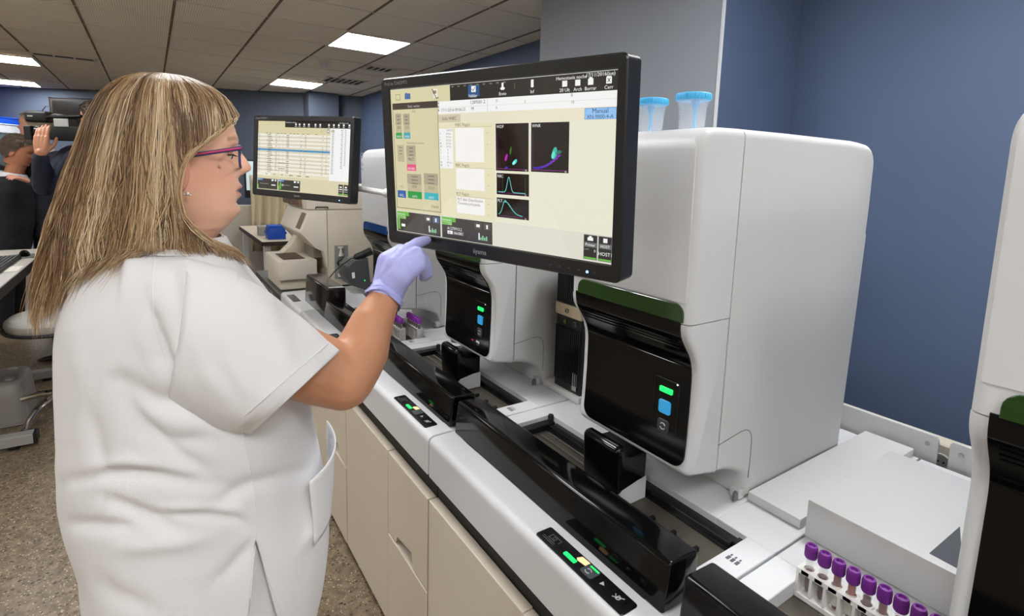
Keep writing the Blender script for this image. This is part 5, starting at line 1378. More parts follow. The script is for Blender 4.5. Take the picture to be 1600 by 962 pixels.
# ---- gloved right hand
GLOVE = mat('glove_nitrile', srgb(178, 182, 240), .42, bump=.5, bscale=140, sss=.05)
mb = MB()
tip = M1[0] + M1[1] * 0; 
n1 = M1[3]
def on_screen(px, py, off):
    r = ray(px, py); k = (M1[0] - CAM).dot(n1) / r.dot(n1); return CAM + r * k + n1 * off
TIP = on_screen(676, 373, .0135)
KN = [at_x(px, py, xx) for px, py, xx in ((640, 389, -.872), (651, 396, -.857), (655, 405, -.846), (654, 415, -.838))]   # knuckles index..little
W0 = at_x(607, 452, -.873)
# palm
for k, kn in enumerate(KN):
    s0 = W0 + (kn - W0) * .10 + Vector((-.006 + .004 * k, 0, 0))
    mid = W0.lerp(kn, .55) + Vector((.010 - .001 * k, -.010, .004))
    mb.capsules([s0, W0.lerp(kn, .3) + Vector((.004, -.006, .003)), mid, W0.lerp(kn, .8) + Vector((.006, -.006, .004)), kn], [.0245, .0245, .0225, .0175, .0130], 12)
q = at_x(606, 398, -.885)
mb.capsules([W0 + Vector((-.006, -.002, .006)), q + Vector((0, 0, -.012)), at_x(626, 393, -.886)], [.024, .019, .014], 12)
# index straight at the screen
ix = KN[0]
mb.capsules([ix, ix.lerp(TIP, .42) + Vector((0, 0, .0035)), ix.lerp(TIP, .74) + Vector((0, 0, .002)), TIP], [.0120, .0105, .0096, .0078], 12)
# middle, ring and little finger folded down
fold = [((663, 406, -.876), (668, 423, -.880), (661, 431, -.892)), ((665, 412, -.860), (669.5, 427, -.866), (664, 433.5, -.878)), ((661, 420, -.846), (664, 430, -.854), (660, 434, -.866))]
for k, (p1, p2, p3) in enumerate(fold):
    mb.capsules([KN[k + 1], at_x(*p1), at_x(*p2), at_x(*p3)], [.0118 - .0008 * k, .0106 - .0008 * k, .0096 - .0008 * k, .0080 - .0006 * k], 12)
# thumb on the far side, pointing towards the curled fingers
mb.capsules([W0 + Vector((-.012, .012, .004)), at_x(628, 425, -.905), at_x(644, 424, -.912), at_x(655, 420, -.912)], [.016, .0135, .0115, .0085], 12)
# cuff up the wrist
cu = W0 + (ell3 - W0) * .05
mb.capsules([W0, cu], [.0285, .0300], 16)
gv, gf = voxel(mb, .0022, 3)
glove = build_vf(gv, gf, 'glove', GLOVE, woman)
cud = (ell3 - W0).normalized(); 
mb = MB(); 
u1 = cud.cross(Vector((1, 0, 0))).normalized(); u2 = cud.cross(u1)
for off, rr_ in ((.012, .0305), (.018, .0315)):
    cc = W0 + cud * off; mb.tube([cc + (u1 * math.cos(a) + u2 * math.sin(a)) * (rr_ + .0012 * math.sin(5 * a + off * 300)) + cud * .003 * math.sin(3 * a + 1) for a in np.linspace(0, 2 * PI, 30, endpoint=False)], .0024, 6, closed=True)
rings = []
for off, rr_ in ((-.006, .0292), (.006, .0302), (.014, .0318), (.0215, .0335)):
    cc = W0 + cud * off; rings.append([cc + (u1 * math.cos(a) + u2 * math.sin(a)) * (rr_ + .0010 * math.sin(7 * a + off * 200)) + cud * .004 * math.sin(2 * a + .6) for a in np.linspace(0, 2 * PI, 36, endpoint=False)])
mb.loft(rings, caps=False); build(mb, 'glove_cuff', GLOVE, glove, ang=60)

# ---- tunic: level curves of the torso, fused with the sleeves, then folds pressed in
TOR = [ # z, back, front, half width
 (.700, -.112, .222, .205), (.760, -.120, .236, .212), (.830, -.124, .246, .214), (.880, -.124, .247, .212), (.940, -.133, .243, .207), (1.00, -.139, .232, .202), (1.06, -.138, .221, .198),
 (1.12, -.135, .213, .196), (1.18, -.132, .203, .194), (1.24, -.128, .186, .192), (1.29, -.121, .158, .186), (1.325, -.108, .135, .170), (1.352, -.088, .118, .140), (1.375, -.066, .102, .104), (1.392, -.050, .096, .076)]
def tor_pt(z, a, d=0):
    b, f, w = interp(TOR, z); cy = .035; w += d
    s, c = math.sin(a), math.cos(a); e = 2.35
    ext = (f - cy + d) if c > 0 else (cy - b + d)
    k = (abs(s) ** e + abs(c) ** e) ** (-1 / e)
    return Vector((PX + w * k * s, cy + ext * k * c, z))
tm = MB()
tm.loft([[tor_pt(float(z_), 2 * PI * i / 80) for i in range(80)] for z_ in np.linspace(.700, 1.392, 50)])
def sleeve_ring(top, bot, xc, hx, n=40):
    top = Vector(top); bot = Vector(bot); c = (top + bot) / 2; d = (top - bot) / 2
    return [Vector((xc + hx * math.sin(a), c.x + d.x * math.cos(a), c.y + d.y * math.cos(a))) for a in np.linspace(0, 2 * PI, n, endpoint=False)]
SL = [((-.035, 1.372), (-.060, 1.200), -.895, .060), ((.035, 1.372), (.000, 1.170), -.868, .082), ((.095, 1.350), (.030, 1.150), -.850, .088), ((.140, 1.315), (.052, 1.135), -.836, .090), ((.185, 1.272), (.075, 1.124), -.824, .089), ((.2125, 1.2435), (.092, 1.1195), -.819, .087), ((.2335, 1.2215), (.1035, 1.1165), -.815, .085)]
tm.loft([sleeve_ring(*s) for s in SL[:3]] + [sleeve_ring((.105, 1.318), (.048, 1.165), -.842, .070)])
# left sleeve
tm.capsules([Vector((PX - .14, .02, 1.315)), Vector((PX - .18, .03, 1.25)), Vector((PX - .205, .045, 1.13))], [.060, .074, .070])
tv, tf = voxel(tm, .0055, 2)
tm2 = bpy.data.meshes.new('t'); tm2.from_pydata(tv.tolist(), [], tf); nrm = np.zeros(len(tv) * 3); tm2.vertices.foreach_get('normal', nrm); nrm = nrm.reshape(-1, 3); bpy.data.meshes.remove(tm2)
# folds: ridges and valleys along lines measured on the cloth, acting on the camera-side half only where they lie
def projv(V):
    Q = V - np.array(CAM); zc = Q @ np.array(FW); return np.stack([PPX + FPX * (Q @ np.array(RT)) / zc, PPY - FPX * (Q @ np.array(UP)) / zc], 1)
def segdist(P, pts):
    best = np.full(len(P), 1e9); along = np.zeros(len(P)); L = 0
    pts = np.array(pts, float); tot = np.sum(np.linalg.norm(np.diff(pts, axis=0), axis=1))
    sgn = np.ones(len(P))
    for a, b in zip(pts[:-1], pts[1:]):
        d = b - a; l = np.linalg.norm(d); t = np.clip(((P - a) @ d) / l ** 2, 0, 1); q = a + t[:, None] * d; r_ = np.linalg.norm(P - q, axis=1)
        m_ = r_ < best; best[m_] = r_[m_]; along[m_] = (L + t[m_] * l) / tot; L += l
        cr = d[0] * (P[:, 1] - a[1]) - d[1] * (P[:, 0] - a[0]); sgn[m_] = np.sign(cr[m_])
    return best, along, sgn
P2 = projv(tv); facing = np.clip((nrm * (np.array(CAM) - tv)).sum(1) / np.linalg.norm(np.array(CAM) - tv, axis=1) * 2.5 + .2, 0, 1)
disp = np.zeros(len(tv))
FOLDS = [ # pixel polyline, width px, depth (m, negative = valley)
 ([(185, 600), (215, 655), (255, 700), (330, 745), (370, 765)], 15, -.012), ([(90, 752), (150, 742), (250, 742), (330, 762)], 14, -.010), ([(100, 745), (200, 722), (300, 738), (365, 752)], 12, .007),
 ([(160, 780), (225, 805), (285, 832)], 12, -.010), ([(245, 805), (310, 805), (370, 812), (398, 828)], 8, -.007), ([(250, 795), (310, 794), (375, 800)], 7, .005), ([(105, 818), (160, 825), (215, 822)], 12, -.008),
 ([(215, 668), (260, 690), (330, 690)], 13, -.008), ([(190, 592), (240, 625), (310, 640), (380, 655)], 16, -.012), ([(330, 795), (380, 760), (440, 745), (500, 728)], 12, -.007), ([(190, 855), (260, 850), (330, 840)], 13, .006), ([(140, 640), (150, 700), (165, 735)], 13, -.006),
 ([(470, 860), (490, 820), (505, 770)], 9, .006), ([(240, 500), (250, 560), (290, 610), (375, 662)], 13, -.016), ([(225, 455), (236, 520), (262, 580)], 9, -.007), ([(300, 410), (380, 425), (450, 470)], 20, .004), ([(330, 520), (400, 560), (450, 590)], 16, -.004), ([(120, 520), (130, 600), (120, 680)], 16, .005), ([(270, 420), (285, 500), (300, 545)], 14, -.004),
 ([(340, 905), (365, 885), (395, 850)], 10, -.006), ([(150, 905), (180, 930), (240, 950)], 16, -.006)]
for pts, w_, dp in FOLDS:
    d_, al, sg = segdist(P2, pts); disp += dp * np.exp(-(d_ / w_) ** 2) * np.sin(np.clip(al, .04, .96) * PI) ** .5 * facing
for i in range(len(tv)):
    p = tv[i]
    disp[i] += .0035 * mnoise.noise(Vector((p[0] * 9, p[1] * 9, p[2] * 6))) + .0016 * mnoise.noise(Vector((p[0] * 26, p[1] * 26, p[2] * 15 + 7)))
# side slit at the hem on the camera side
slit_t = at_x(401, 848, PX + .205)
ds = np.abs(tv[:, 1] - (slit_t.y + (slit_t.z - tv[:, 2]) * .02)); open_w = np.clip((slit_t.z - tv[:, 2]) * .32, 0, .07)
onside = (tv[:, 0] > PX + .08)
tv2 = tv + nrm * disp[:, None]
cut = (ds < open_w * .5) & onside & (tv[:, 2] < slit_t.z)
# open: drop faces in the slit, at the hem, under the sleeve mouth
keep = []
for f in tf:
    if any(cut[i] for i in f) or all(tv[i][2] < .7065 for i in f) or all(tv[i][2] > 1.388 for i in f): continue
    keep.append(f)
kv, rv = set(i for f in keep for i in f), set(i for f in tf if any(cut[j] for j in f) for i in f)
yc_ = slit_t.y + (slit_t.z - tv[:, 2]) * .02
for i in kv & rv:      # straighten the two slit edges
    if not cut[i]:
        side_ = 1 if tv[i][1] > yc_[i] else -1
        dy_ = yc_[i] + side_ * open_w[i] * .5 - tv2[i][1]
        if abs(dy_) < .012: tv2[i][1] += dy_
tun = build_vf(tv2, keep, 'tunic', CLOTH, woman)
so = tun.modifiers.new('thick', 'SOLIDIFY'); so.thickness = .0016; so.offset = -1
sb_ = tun.modifiers.new('smooth', 'SUBSURF'); sb_.levels = 1; sb_.render_levels = 1
# the right sleeve, open at the hem
SLR = SL[1:-1] + [((.2345, 1.2222), (.1010, 1.1150), -.815, .083)]
rows = []
KS = 34
for k in range(KS):
    f_ = k / (KS - 1) * (len(SLR) - 1); i0 = min(int(f_), len(SLR) - 2); u_ = f_ - i0
    a_, b_ = SLR[i0], SLR[i0 + 1]
    L_ = lambda p, q: tuple(x_ + (y_ - x_) * u_ for x_, y_ in zip(p, q)) if isinstance(p, tuple) else p + (q - p) * u_
    rows.append(sleeve_ring(L_(a_[0], b_[0]), L_(a_[1], b_[1]), L_(a_[2], b_[2]), L_(a_[3], b_[3]), 72))
HT, HBm = Vector((525, 540)), Vector((389, 664))
for k, r_ in enumerate(rows):
    w_ = (k / (KS - 1)) ** 1.3
    tp_, bt_ = r_[0], r_[36]
    for i in range(73 // 2 + 1):
        P3 = r_[i]; c_ = (1 - math.cos(2 * PI * i / 72)) / 2
        q2 = projv(np.array([tuple(tp_), tuple(bt_)])); q_ = q2[0] * (1 - c_) + q2[1] * c_
        tgt = at_x(q_[0], q_[1], P3.x)
        r_[i] = P3.lerp(tgt, w_)
sv = np.array([tuple(p) for r_ in rows for p in r_]); sf = []
for k in range(KS - 1):
    for i in range(72): j = (i + 1) % 72; sf.append([k * 72 + i, k * 72 + j, (k + 1) * 72 + j, (k + 1) * 72 + i])
me_ = bpy.data.meshes.new('t'); me_.from_pydata(sv.tolist(), [], sf); me_.update(); sn = np.zeros(len(sv) * 3); me_.vertices.foreach_get('normal', sn); sn = sn.reshape(-1, 3); bpy.data.meshes.remove(me_)
cen = np.repeat(np.array([np.mean([tuple(p) for p in r_], axis=0) for r_ in rows]), 72, axis=0)
if ((sv - cen) * sn).sum() < 0: sn = -sn; sf = [f[::-1] for f in sf]
SP = projv(sv); sd = np.zeros(len(sv)); sfac = np.clip((sn * (np.array(CAM) - sv)).sum(1) * 3 + .3, 0, 1)
for pts, w_, dp in (([(345, 470), (380, 540), (395, 610)], 16, -.004), ([(400, 470), (440, 530), (455, 580)], 14, .003), ([(430, 470), (480, 520)], 10, -.003), ([(330, 560), (360, 610), (385, 640)], 12, -.005), ([(405, 600), (440, 590)], 10, -.0025), ([(300, 520), (330, 590), (370, 630)], 14, .005)):
    d_, al, sg = segdist(SP, pts); sd += dp * np.exp(-(d_ / w_) ** 2) * np.sin(np.clip(al, .04, .96) * PI) ** .5 * sfac
fade = np.repeat(np.clip((KS - 1 - np.arange(KS)) / 6, .15, 1), 72)
sd += np.array([.0035 * mnoise.noise(Vector((p[0] * 11, p[1] * 11, p[2] * 9 + 3))) + .0012 * mnoise.noise(Vector((p[0] * 34, p[1] * 34, p[2] * 26))) for p in sv])
sv2 = sv + sn * (sd * fade)[:, None]
slv = build_vf(sv2, sf, 'sleeve', CLOTH, tun)
so = slv.modifiers.new('thick', 'SOLIDIFY'); so.thickness = .0022; so.offset = -1
# seams: side seam, sleeve hem stitching, collar band, patch pocket
STI = mat('stitch', srgb(232, 234, 238), .8)
from mathutils.bvhtree import BVHTree
bvh = BVHTree.FromPolygons([Vector(v) for v in tv2] + [Vector(v) for v in sv2], keep + [[i + len(tv2) for i in f] for f in sf])
def on_cloth(px, py, off=.0012):
    r = ray(px, py).normalized(); h = bvh.ray_cast(CAM, r)
    return (h[0] - r * off) if h[0] else at_x(px, py, -.8)
def polyline(pts, n):
    pts = [Vector(p) for p in pts]; L = [0]
    for a, b in zip(pts[:-1], pts[1:]): L.append(L[-1] + (b - a).length)
    out = []
    for k in range(n):
        s_ = L[-1] * k / (n - 1)
        for i in range(len(pts) - 1):
            if s_ <= L[i + 1] + 1e-9: out.append(pts[i].lerp(pts[i + 1], (s_ - L[i]) / max(1e-9, L[i + 1] - L[i]))); break
    return out
def seam(pts, n=60, r=.0007, nm='seam'):
    mb = MB(); mb.tube([on_cloth(p.x, p.y) for p in polyline(pts, n)], r, 5); return build(mb, nm, STI, tun)
seam([(378, 668), (385, 700), (395, 745), (401, 800), (401, 846)])
seam([(513, 536), (450, 590), (382, 650)])
seam([(243, 385), (238, 440), (240, 500), (262, 570)], r=.0008)
seam([(399, 852), (395, 890), (390, 955)], r=.0008); seam([(404, 852), (415, 890), (440, 955)], r=.0008)
NU, NV = 14, 14; rows = []
for j in range(NV + 1):
    row = []
    for i in range(NU + 1):
        u, v = i / NU, j / NV
        a_ = math.radians(47 - 40 * u); zt_ = 1.005 + .030 * u; zb_ = .892 + .004 * u
        z_ = zt_ + (zb_ - zt_) * v
        gape = .004 + .026 * (1 - v) ** 1.4 * math.sin(PI * min(1, .10 + .62 * u))
        row.append(tor_pt(z_, a_, gape))
    rows.append(row)
mb = MB(); mb.loft(rows, closed=False, caps=False); pk = build(mb, 'patch_pocket', CLOTH, tun); so = pk.modifiers.new('thick', 'SOLIDIFY'); so.thickness = .0020; so.offset = 1
# collar band
mb = MB(); rings = []
for z_, d_ in ((1.372, .003), (1.384, .002), (1.392, .0), (1.392, -.004), (1.382, -.004)):
    rings.append([Vector((p.x, p.y + (.012 if True else 0) * 0, p.z - .004 * math.cos(a))) for a in np.linspace(0, 2 * PI, 60, endpoint=False) for p in [tor_pt(min(z_, 1.392), a, d_ - (.006 if z_ > 1.392 else 0)) + Vector((0, 0, max(0, z_ - 1.392)))]])
mb.loft(rings, caps=False); build(mb, 'collar', CLOTH, tun, ang=60)

# trousers and shoes
mb = MB(); 
mb.loft([[tor_pt(float(z_), 2 * PI * i / 60, -.012) if z_ >= .70 else None for i in range(60)] for z_ in np.linspace(.72, .96, 14)])
for sg_ in (1, -1):
    rr_ = []
    for z_, r_, yo in ((.84, .118, .045), (.72, .112, .05), (.55, .094, .045), (.46, .086, .04), (.30, .080, .03), (.12, .078, .02), (.045, .080, .02)):
        rr_.append([Vector((PX + .097 * sg_ + r_ * .86 * math.cos(a), yo + r_ * 1.1 * math.sin(a), z_)) for a in np.linspace(0, 2 * PI, 36, endpoint=False)])
    mb.loft(rr_)
vv_, ff_ = voxel(mb, .008, 3); build_vf(vv_, ff_, 'trousers', CLOTH, woman)
for sg_ in (1, -1):
    mb = MB(); rr_ = []
    for f_ in np.linspace(0, 1, 12):
        w_ = .044 * math.sin(PI * (.10 + .82 * f_)) ** .5; h_ = (.075 - .040 * f_) * math.sin(PI * (.16 + .78 * f_)) ** .4
        rr_.append([Vector((PX + .097 * sg_ + w_ * math.cos(a), -.075 + .25 * f_, max(.002, .004 + h_ * (.5 + .5 * math.sin(a))))) for a in np.linspace(0, 2 * PI, 20, endpoint=False)])
    mb.loft(rr_); build(mb, 'clog', mat('clog_white', srgb(222, 222, 220), .5), woman, ang=50)

# ---- hair: a solid inner volume plus many fine strands that follow it
HB = [(1.637, .012), (1.632, -.012), (1.622, -.030), (1.598, -.052), (1.560, -.070), (1.503, -.088), (1.457, -.102), (1.411, -.116), (1.365, -.128), (1.319, -.140), (1.280, -.147)]
HF = [(1.638, .030), (1.634, .058), (1.622, .088), (1.604, .110), (1.580, .121), (1.555, .124), (1.50, .122), (1.45, .120), (1.40, .122), (1.35, .135), (1.28, .135)]
HW = [(1.638, .004), (1.634, .026), (1.622, .052), (1.604, .070), (1.580, .083), (1.555, .090), (1.50, .096), (1.457, .099), (1.411, .103), (1.365, .108), (1.28, .112)]
HE = [(1.60, .135), (1.585, .128), (1.568, .110), (1.550, .088), (1.532, .068), (1.517, .052), (1.494, .042), (1.461, .036), (1.430, .040), (1.414, .048), (1.389, .070), (1.362, .105), (1.30, .11)]
HCY = .03
def hair_pt(z, th, k=1.0):
    b = interp(HB, z)[0]; f = interp(HF, z)[0]; w = interp(HW, z)[0]
    s, c = math.sin(th), math.cos(th)
    ext = (f - HCY) if c > 0 else (HCY - b)
    e = 2.15; q = (abs(s) ** e + abs(c) ** e) ** (-1 / e)
    return Vector((PX + w * q * s * k, HCY + ext * q * c * k, z))
def th_front(z):
    ye = interp(HE, z)[0]; f = interp(HF, z)[0]
    if f - HCY < .02 or ye - HCY >= (f - HCY): return 0.0
    # solve for the point of the rounded section that reaches ye
    lo, hi = 0.0, PI / 2
    for _ in range(30):
        m_ = (lo + hi) / 2
        if hair_pt(z, m_).y > ye: lo = m_
        else: hi = m_
    return lo
THF = [(float(z_), th_front(float(z_))) for z_ in np.linspace(1.28, 1.638, 60)]
def thf(z): return float(np.interp(z, [a for a, b in THF], [b for a, b in THF]))
def zend(th):
    a = abs(math.degrees(th))
    return float(np.interp(a, [0, 40, 60, 90, 120, 150, 180], [1.372, 1.368, 1.376, 1.372, 1.345, 1.305, 1.288]))
HAIRM = bpy.data.materials.new('hair'); HAIRM.use_nodes = True
nt = HAIRM.node_tree; b_ = nt.nodes['Principled BSDF']; at_ = nt.nodes.new('ShaderNodeAttribute'); at_.attribute_name = 'col'
nt.links.new(at_.outputs['Color'], b_.inputs['Base Color']); b_.inputs['Roughness'].default_value = .42; b_.inputs['Specular IOR Level'].default_value = .45; b_.inputs['Anisotropic'].default_value = .6
mb = MB(); rings = []
for z_ in np.linspace(1.634, 1.335, 40):
    t0 = thf(float(z_)) + .10 if z_ < 1.60 else .0
    rings.append([hair_pt(float(z_), t0 + (2 * PI - 2 * t0) * i / 70, .93) for i in range(71)])
mb.loft(rings, closed=False, caps=False)
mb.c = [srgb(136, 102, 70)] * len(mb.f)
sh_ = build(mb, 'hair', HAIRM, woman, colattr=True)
# strands
pal = [srgb(198, 164, 116), srgb(176, 138, 94), srgb(150, 112, 74), srgb(122, 90, 60), srgb(222, 196, 152), srgb(166, 128, 88)]
def strand_set(N, NC, seed):
    r_ = np.random.default_rng(seed); V = []; F = []; Cc = []
    # clumps share their course, waves and tone
    cl = []
    for k in range(NC):
        th = (k + r_.uniform(0, 1)) / NC * 2 * PI - PI
        g = r_.normal(0, .75) + .35 * math.sin(th * 9)
        cl.append(dict(th=th, lay=r_.uniform(.95, 1.035), w1=r_.normal(0, .040), w2=r_.normal(0, .030), w3=r_.normal(0, .017), p1=r_.uniform(0, 6.3), p2=r_.uniform(0, 6.3), p3=r_.uniform(0, 6.3), dz=r_.normal(0, .016), flare=r_.normal(.015, .05), drift=r_.normal(0, .10), z=r_.uniform(0, 1) ** 2.0, g=g))
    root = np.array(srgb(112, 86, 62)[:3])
    for k in range(N):
        c_ = cl[int(r_.integers(NC))]
        fly = r_.random() < .11
        sp = r_.normal(0, .045) if not fly else r_.normal(0, .10)
        th0 = c_['th'] + sp; th0 = (th0 + PI) % (2 * PI) - PI
        sg = 1 if th0 >= 0 else -1
        z0 = 1.637 - .10 * min(1, max(0, c_['z'] + r_.normal(0, .08)))
        ze = zend(th0) + c_['dz'] + r_.normal(0, .011) + (abs(r_.normal(0, .05)) if r_.random() < .25 else 0)
        lay = c_['lay'] + r_.normal(0, .010) + (abs(r_.normal(0, .035)) if fly else 0)
        n_ = 20; w1, w2, p1, p2 = r_.normal(0, .020), r_.normal(0, .016 if not fly else .035), r_.uniform(0, 6.3), r_.uniform(0, 6.3)
        eps = .02 + .06 * r_.random()
        pts = []; fl = c_['flare'] + r_.normal(0, .05)
        for i in range(n_):
            t = i / (n_ - 1)
            z_ = z0 + (ze - z0) * (t ** (1.5 if z0 > 1.60 else 1.1))
            am = t ** .8
            th = th0 + am * (c_['w1'] * math.sin(4.5 * t + c_['p1']) + c_['w2'] * math.sin(10 * t + c_['p2']) + c_['drift'] * t * t) + am * (w1 * math.sin(6 * t + p1) + w2 * math.sin(19 * t + p2))
            lim = thf(z_) + eps
            th = sg * max(sg * th, lim)
            kk = lay * (1 + am * (c_['w3'] * math.sin(9 * t + c_['p3']) + .006 * math.sin(15 * t + p2)))
            if t > .7: kk *= 1 + (t - .7) * fl
            q = hair_pt(z_, th, kk)
            q.z += .004 * am * math.sin(12 * t + c_['p2'])
            if q.z < 1.42:
                h_ = bvh.find_nearest(q)
                if h_[0] is not None and h_[3] < .12:
                    sd_ = (q - h_[0]).dot(h_[1])
                    lift = .003 + .010 * ((k * 7919) % 100) / 100
                    if sd_ < lift: q = h_[0] + h_[1] * lift
            pts.append(q)
        rad = r_.uniform(.00042, .00085)
        g = c_['g'] + r_.normal(0, .5)
        c = pal[4] if g > 1.05 else pal[0] if g > .35 else pal[1] if g > -.2 else pal[5] if g > -.55 else pal[2] if g > -1.1 else pal[3]
        j_ = r_.uniform(.86, 1.14); c = np.array(c[:3]) * j_
        mb_ = MB(); mb_.tube(pts, [rad * .6] + [rad] * (n_ - 5) + [rad * .85, rad * .65, rad * .4, rad * .12], 3, caps=False)
        o = len(V); V += mb_.v; F += [[a + o for a in f] for f in mb_.f]
        hl = 1.0 if g < 1.05 else .35
        for i in range(n_):
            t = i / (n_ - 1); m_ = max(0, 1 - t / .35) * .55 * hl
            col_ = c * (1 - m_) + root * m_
            Cc += [tuple(np.minimum(1, col_))] * 3
    return V, F, Cc
pal = [srgb(208, 180, 140), srgb(184, 152, 114), srgb(152, 121, 88), srgb(120, 93, 67), srgb(232, 214, 182), srgb(168, 136, 100)]
V, F, Cc = strand_set(8200, 190, 11)
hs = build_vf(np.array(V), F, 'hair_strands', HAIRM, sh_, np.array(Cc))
hs['kind'] = 'stuff'
# ================================================================== THE THREE MEN AND THE CAMCORDER
def head_mesh(center, scale, yaw, pitch=0, step=.006, n=70):
    """a head turned to face yaw (0 = along +y); center is between the ears"""
    M = Matrix.Translation(center) @ Matrix.Rotation(yaw, 4, 'Z') @ Matrix.Rotation(pitch, 4, 'X') @ Matrix.Scale(scale, 4)
    o = Vector((PX, .03, 1.505))
    zs_ = list(np.arange(1.395, 1.62, step)) + [1.6215]
    mb = MB(); mb.loft([[M @ (head_pt(float(z_), 2 * PI * i / n) - o) for i in range(n)] for z_ in zs_])
    return mb, M, o
def hair_cap(M, o, seed, thick=.009, low=1.440, n=80):
    rg = np.random.default_rng(seed); mb = MB(); rings = []
    zt = [1.6235, 1.618, 1.610, 1.60, 1.588, 1.575, 1.56, 1.545, 1.53, 1.515, 1.50, 1.485, 1.47, 1.455, low]
    for z_ in zt:
        t0 = float(np.interp(z_, [1.44, 1.47, 1.50, 1.525, 1.55, 1.575, 1.592, 1.60], [1.92, 1.72, 1.50, 1.40, 1.28, .95, .4, 0]))
        row = []
        for i in range(n + 1):
            a = t0 + (2 * PI - 2 * t0) * i / n; p = head_pt(min(z_, 1.6205), a) - o
            q = p.normalized(); th = thick * (1 + .5 * math.sin(a * 11 + z_ * 90) * .5) * (.4 if z_ == low else 1)
            row.append(M @ (p + q * th))
        rings.append(row)
    mb.loft(rings, closed=False, caps=False)
    return mb
def short_hair(M, o, seed, n_=900):
    rg = np.random.default_rng(seed); V = []; F = []
    for k in range(n_):
        z_ = 1.45 + (1.6205 - 1.45) * rg.random() ** .8
        t0 = float(np.interp(z_, [1.44, 1.47, 1.50, 1.525, 1.55, 1.575, 1.592, 1.60], [1.92, 1.72, 1.50, 1.40, 1.28, .95, .4, 0]))
        a = t0 + (2 * PI - 2 * t0) * rg.random(); p = head_pt(z_, a) - o; q = p.normalized()
        dn = (Vector((0, -.6, -.8)) + Vector(rg.normal(0, .25, 3))); dn = (dn - q * dn.dot(q)).normalized()
        L = rg.uniform(.016, .034)
        pts = [M @ (p + q * .007), M @ (p + q * .013 + dn * L * .5), M @ (p + q * .012 + dn * L)]
        b_ = MB(); b_.tube(pts, [.0022, .0018, .0004], 3, caps=False); o_ = len(V); V += b_.v; F += [[i + o_ for i in f] for f in b_.f]
    mb = MB(); mb.add(V, F); return mb
def lerp3(a, b, t): return Vector(a).lerp(Vector(b), t)

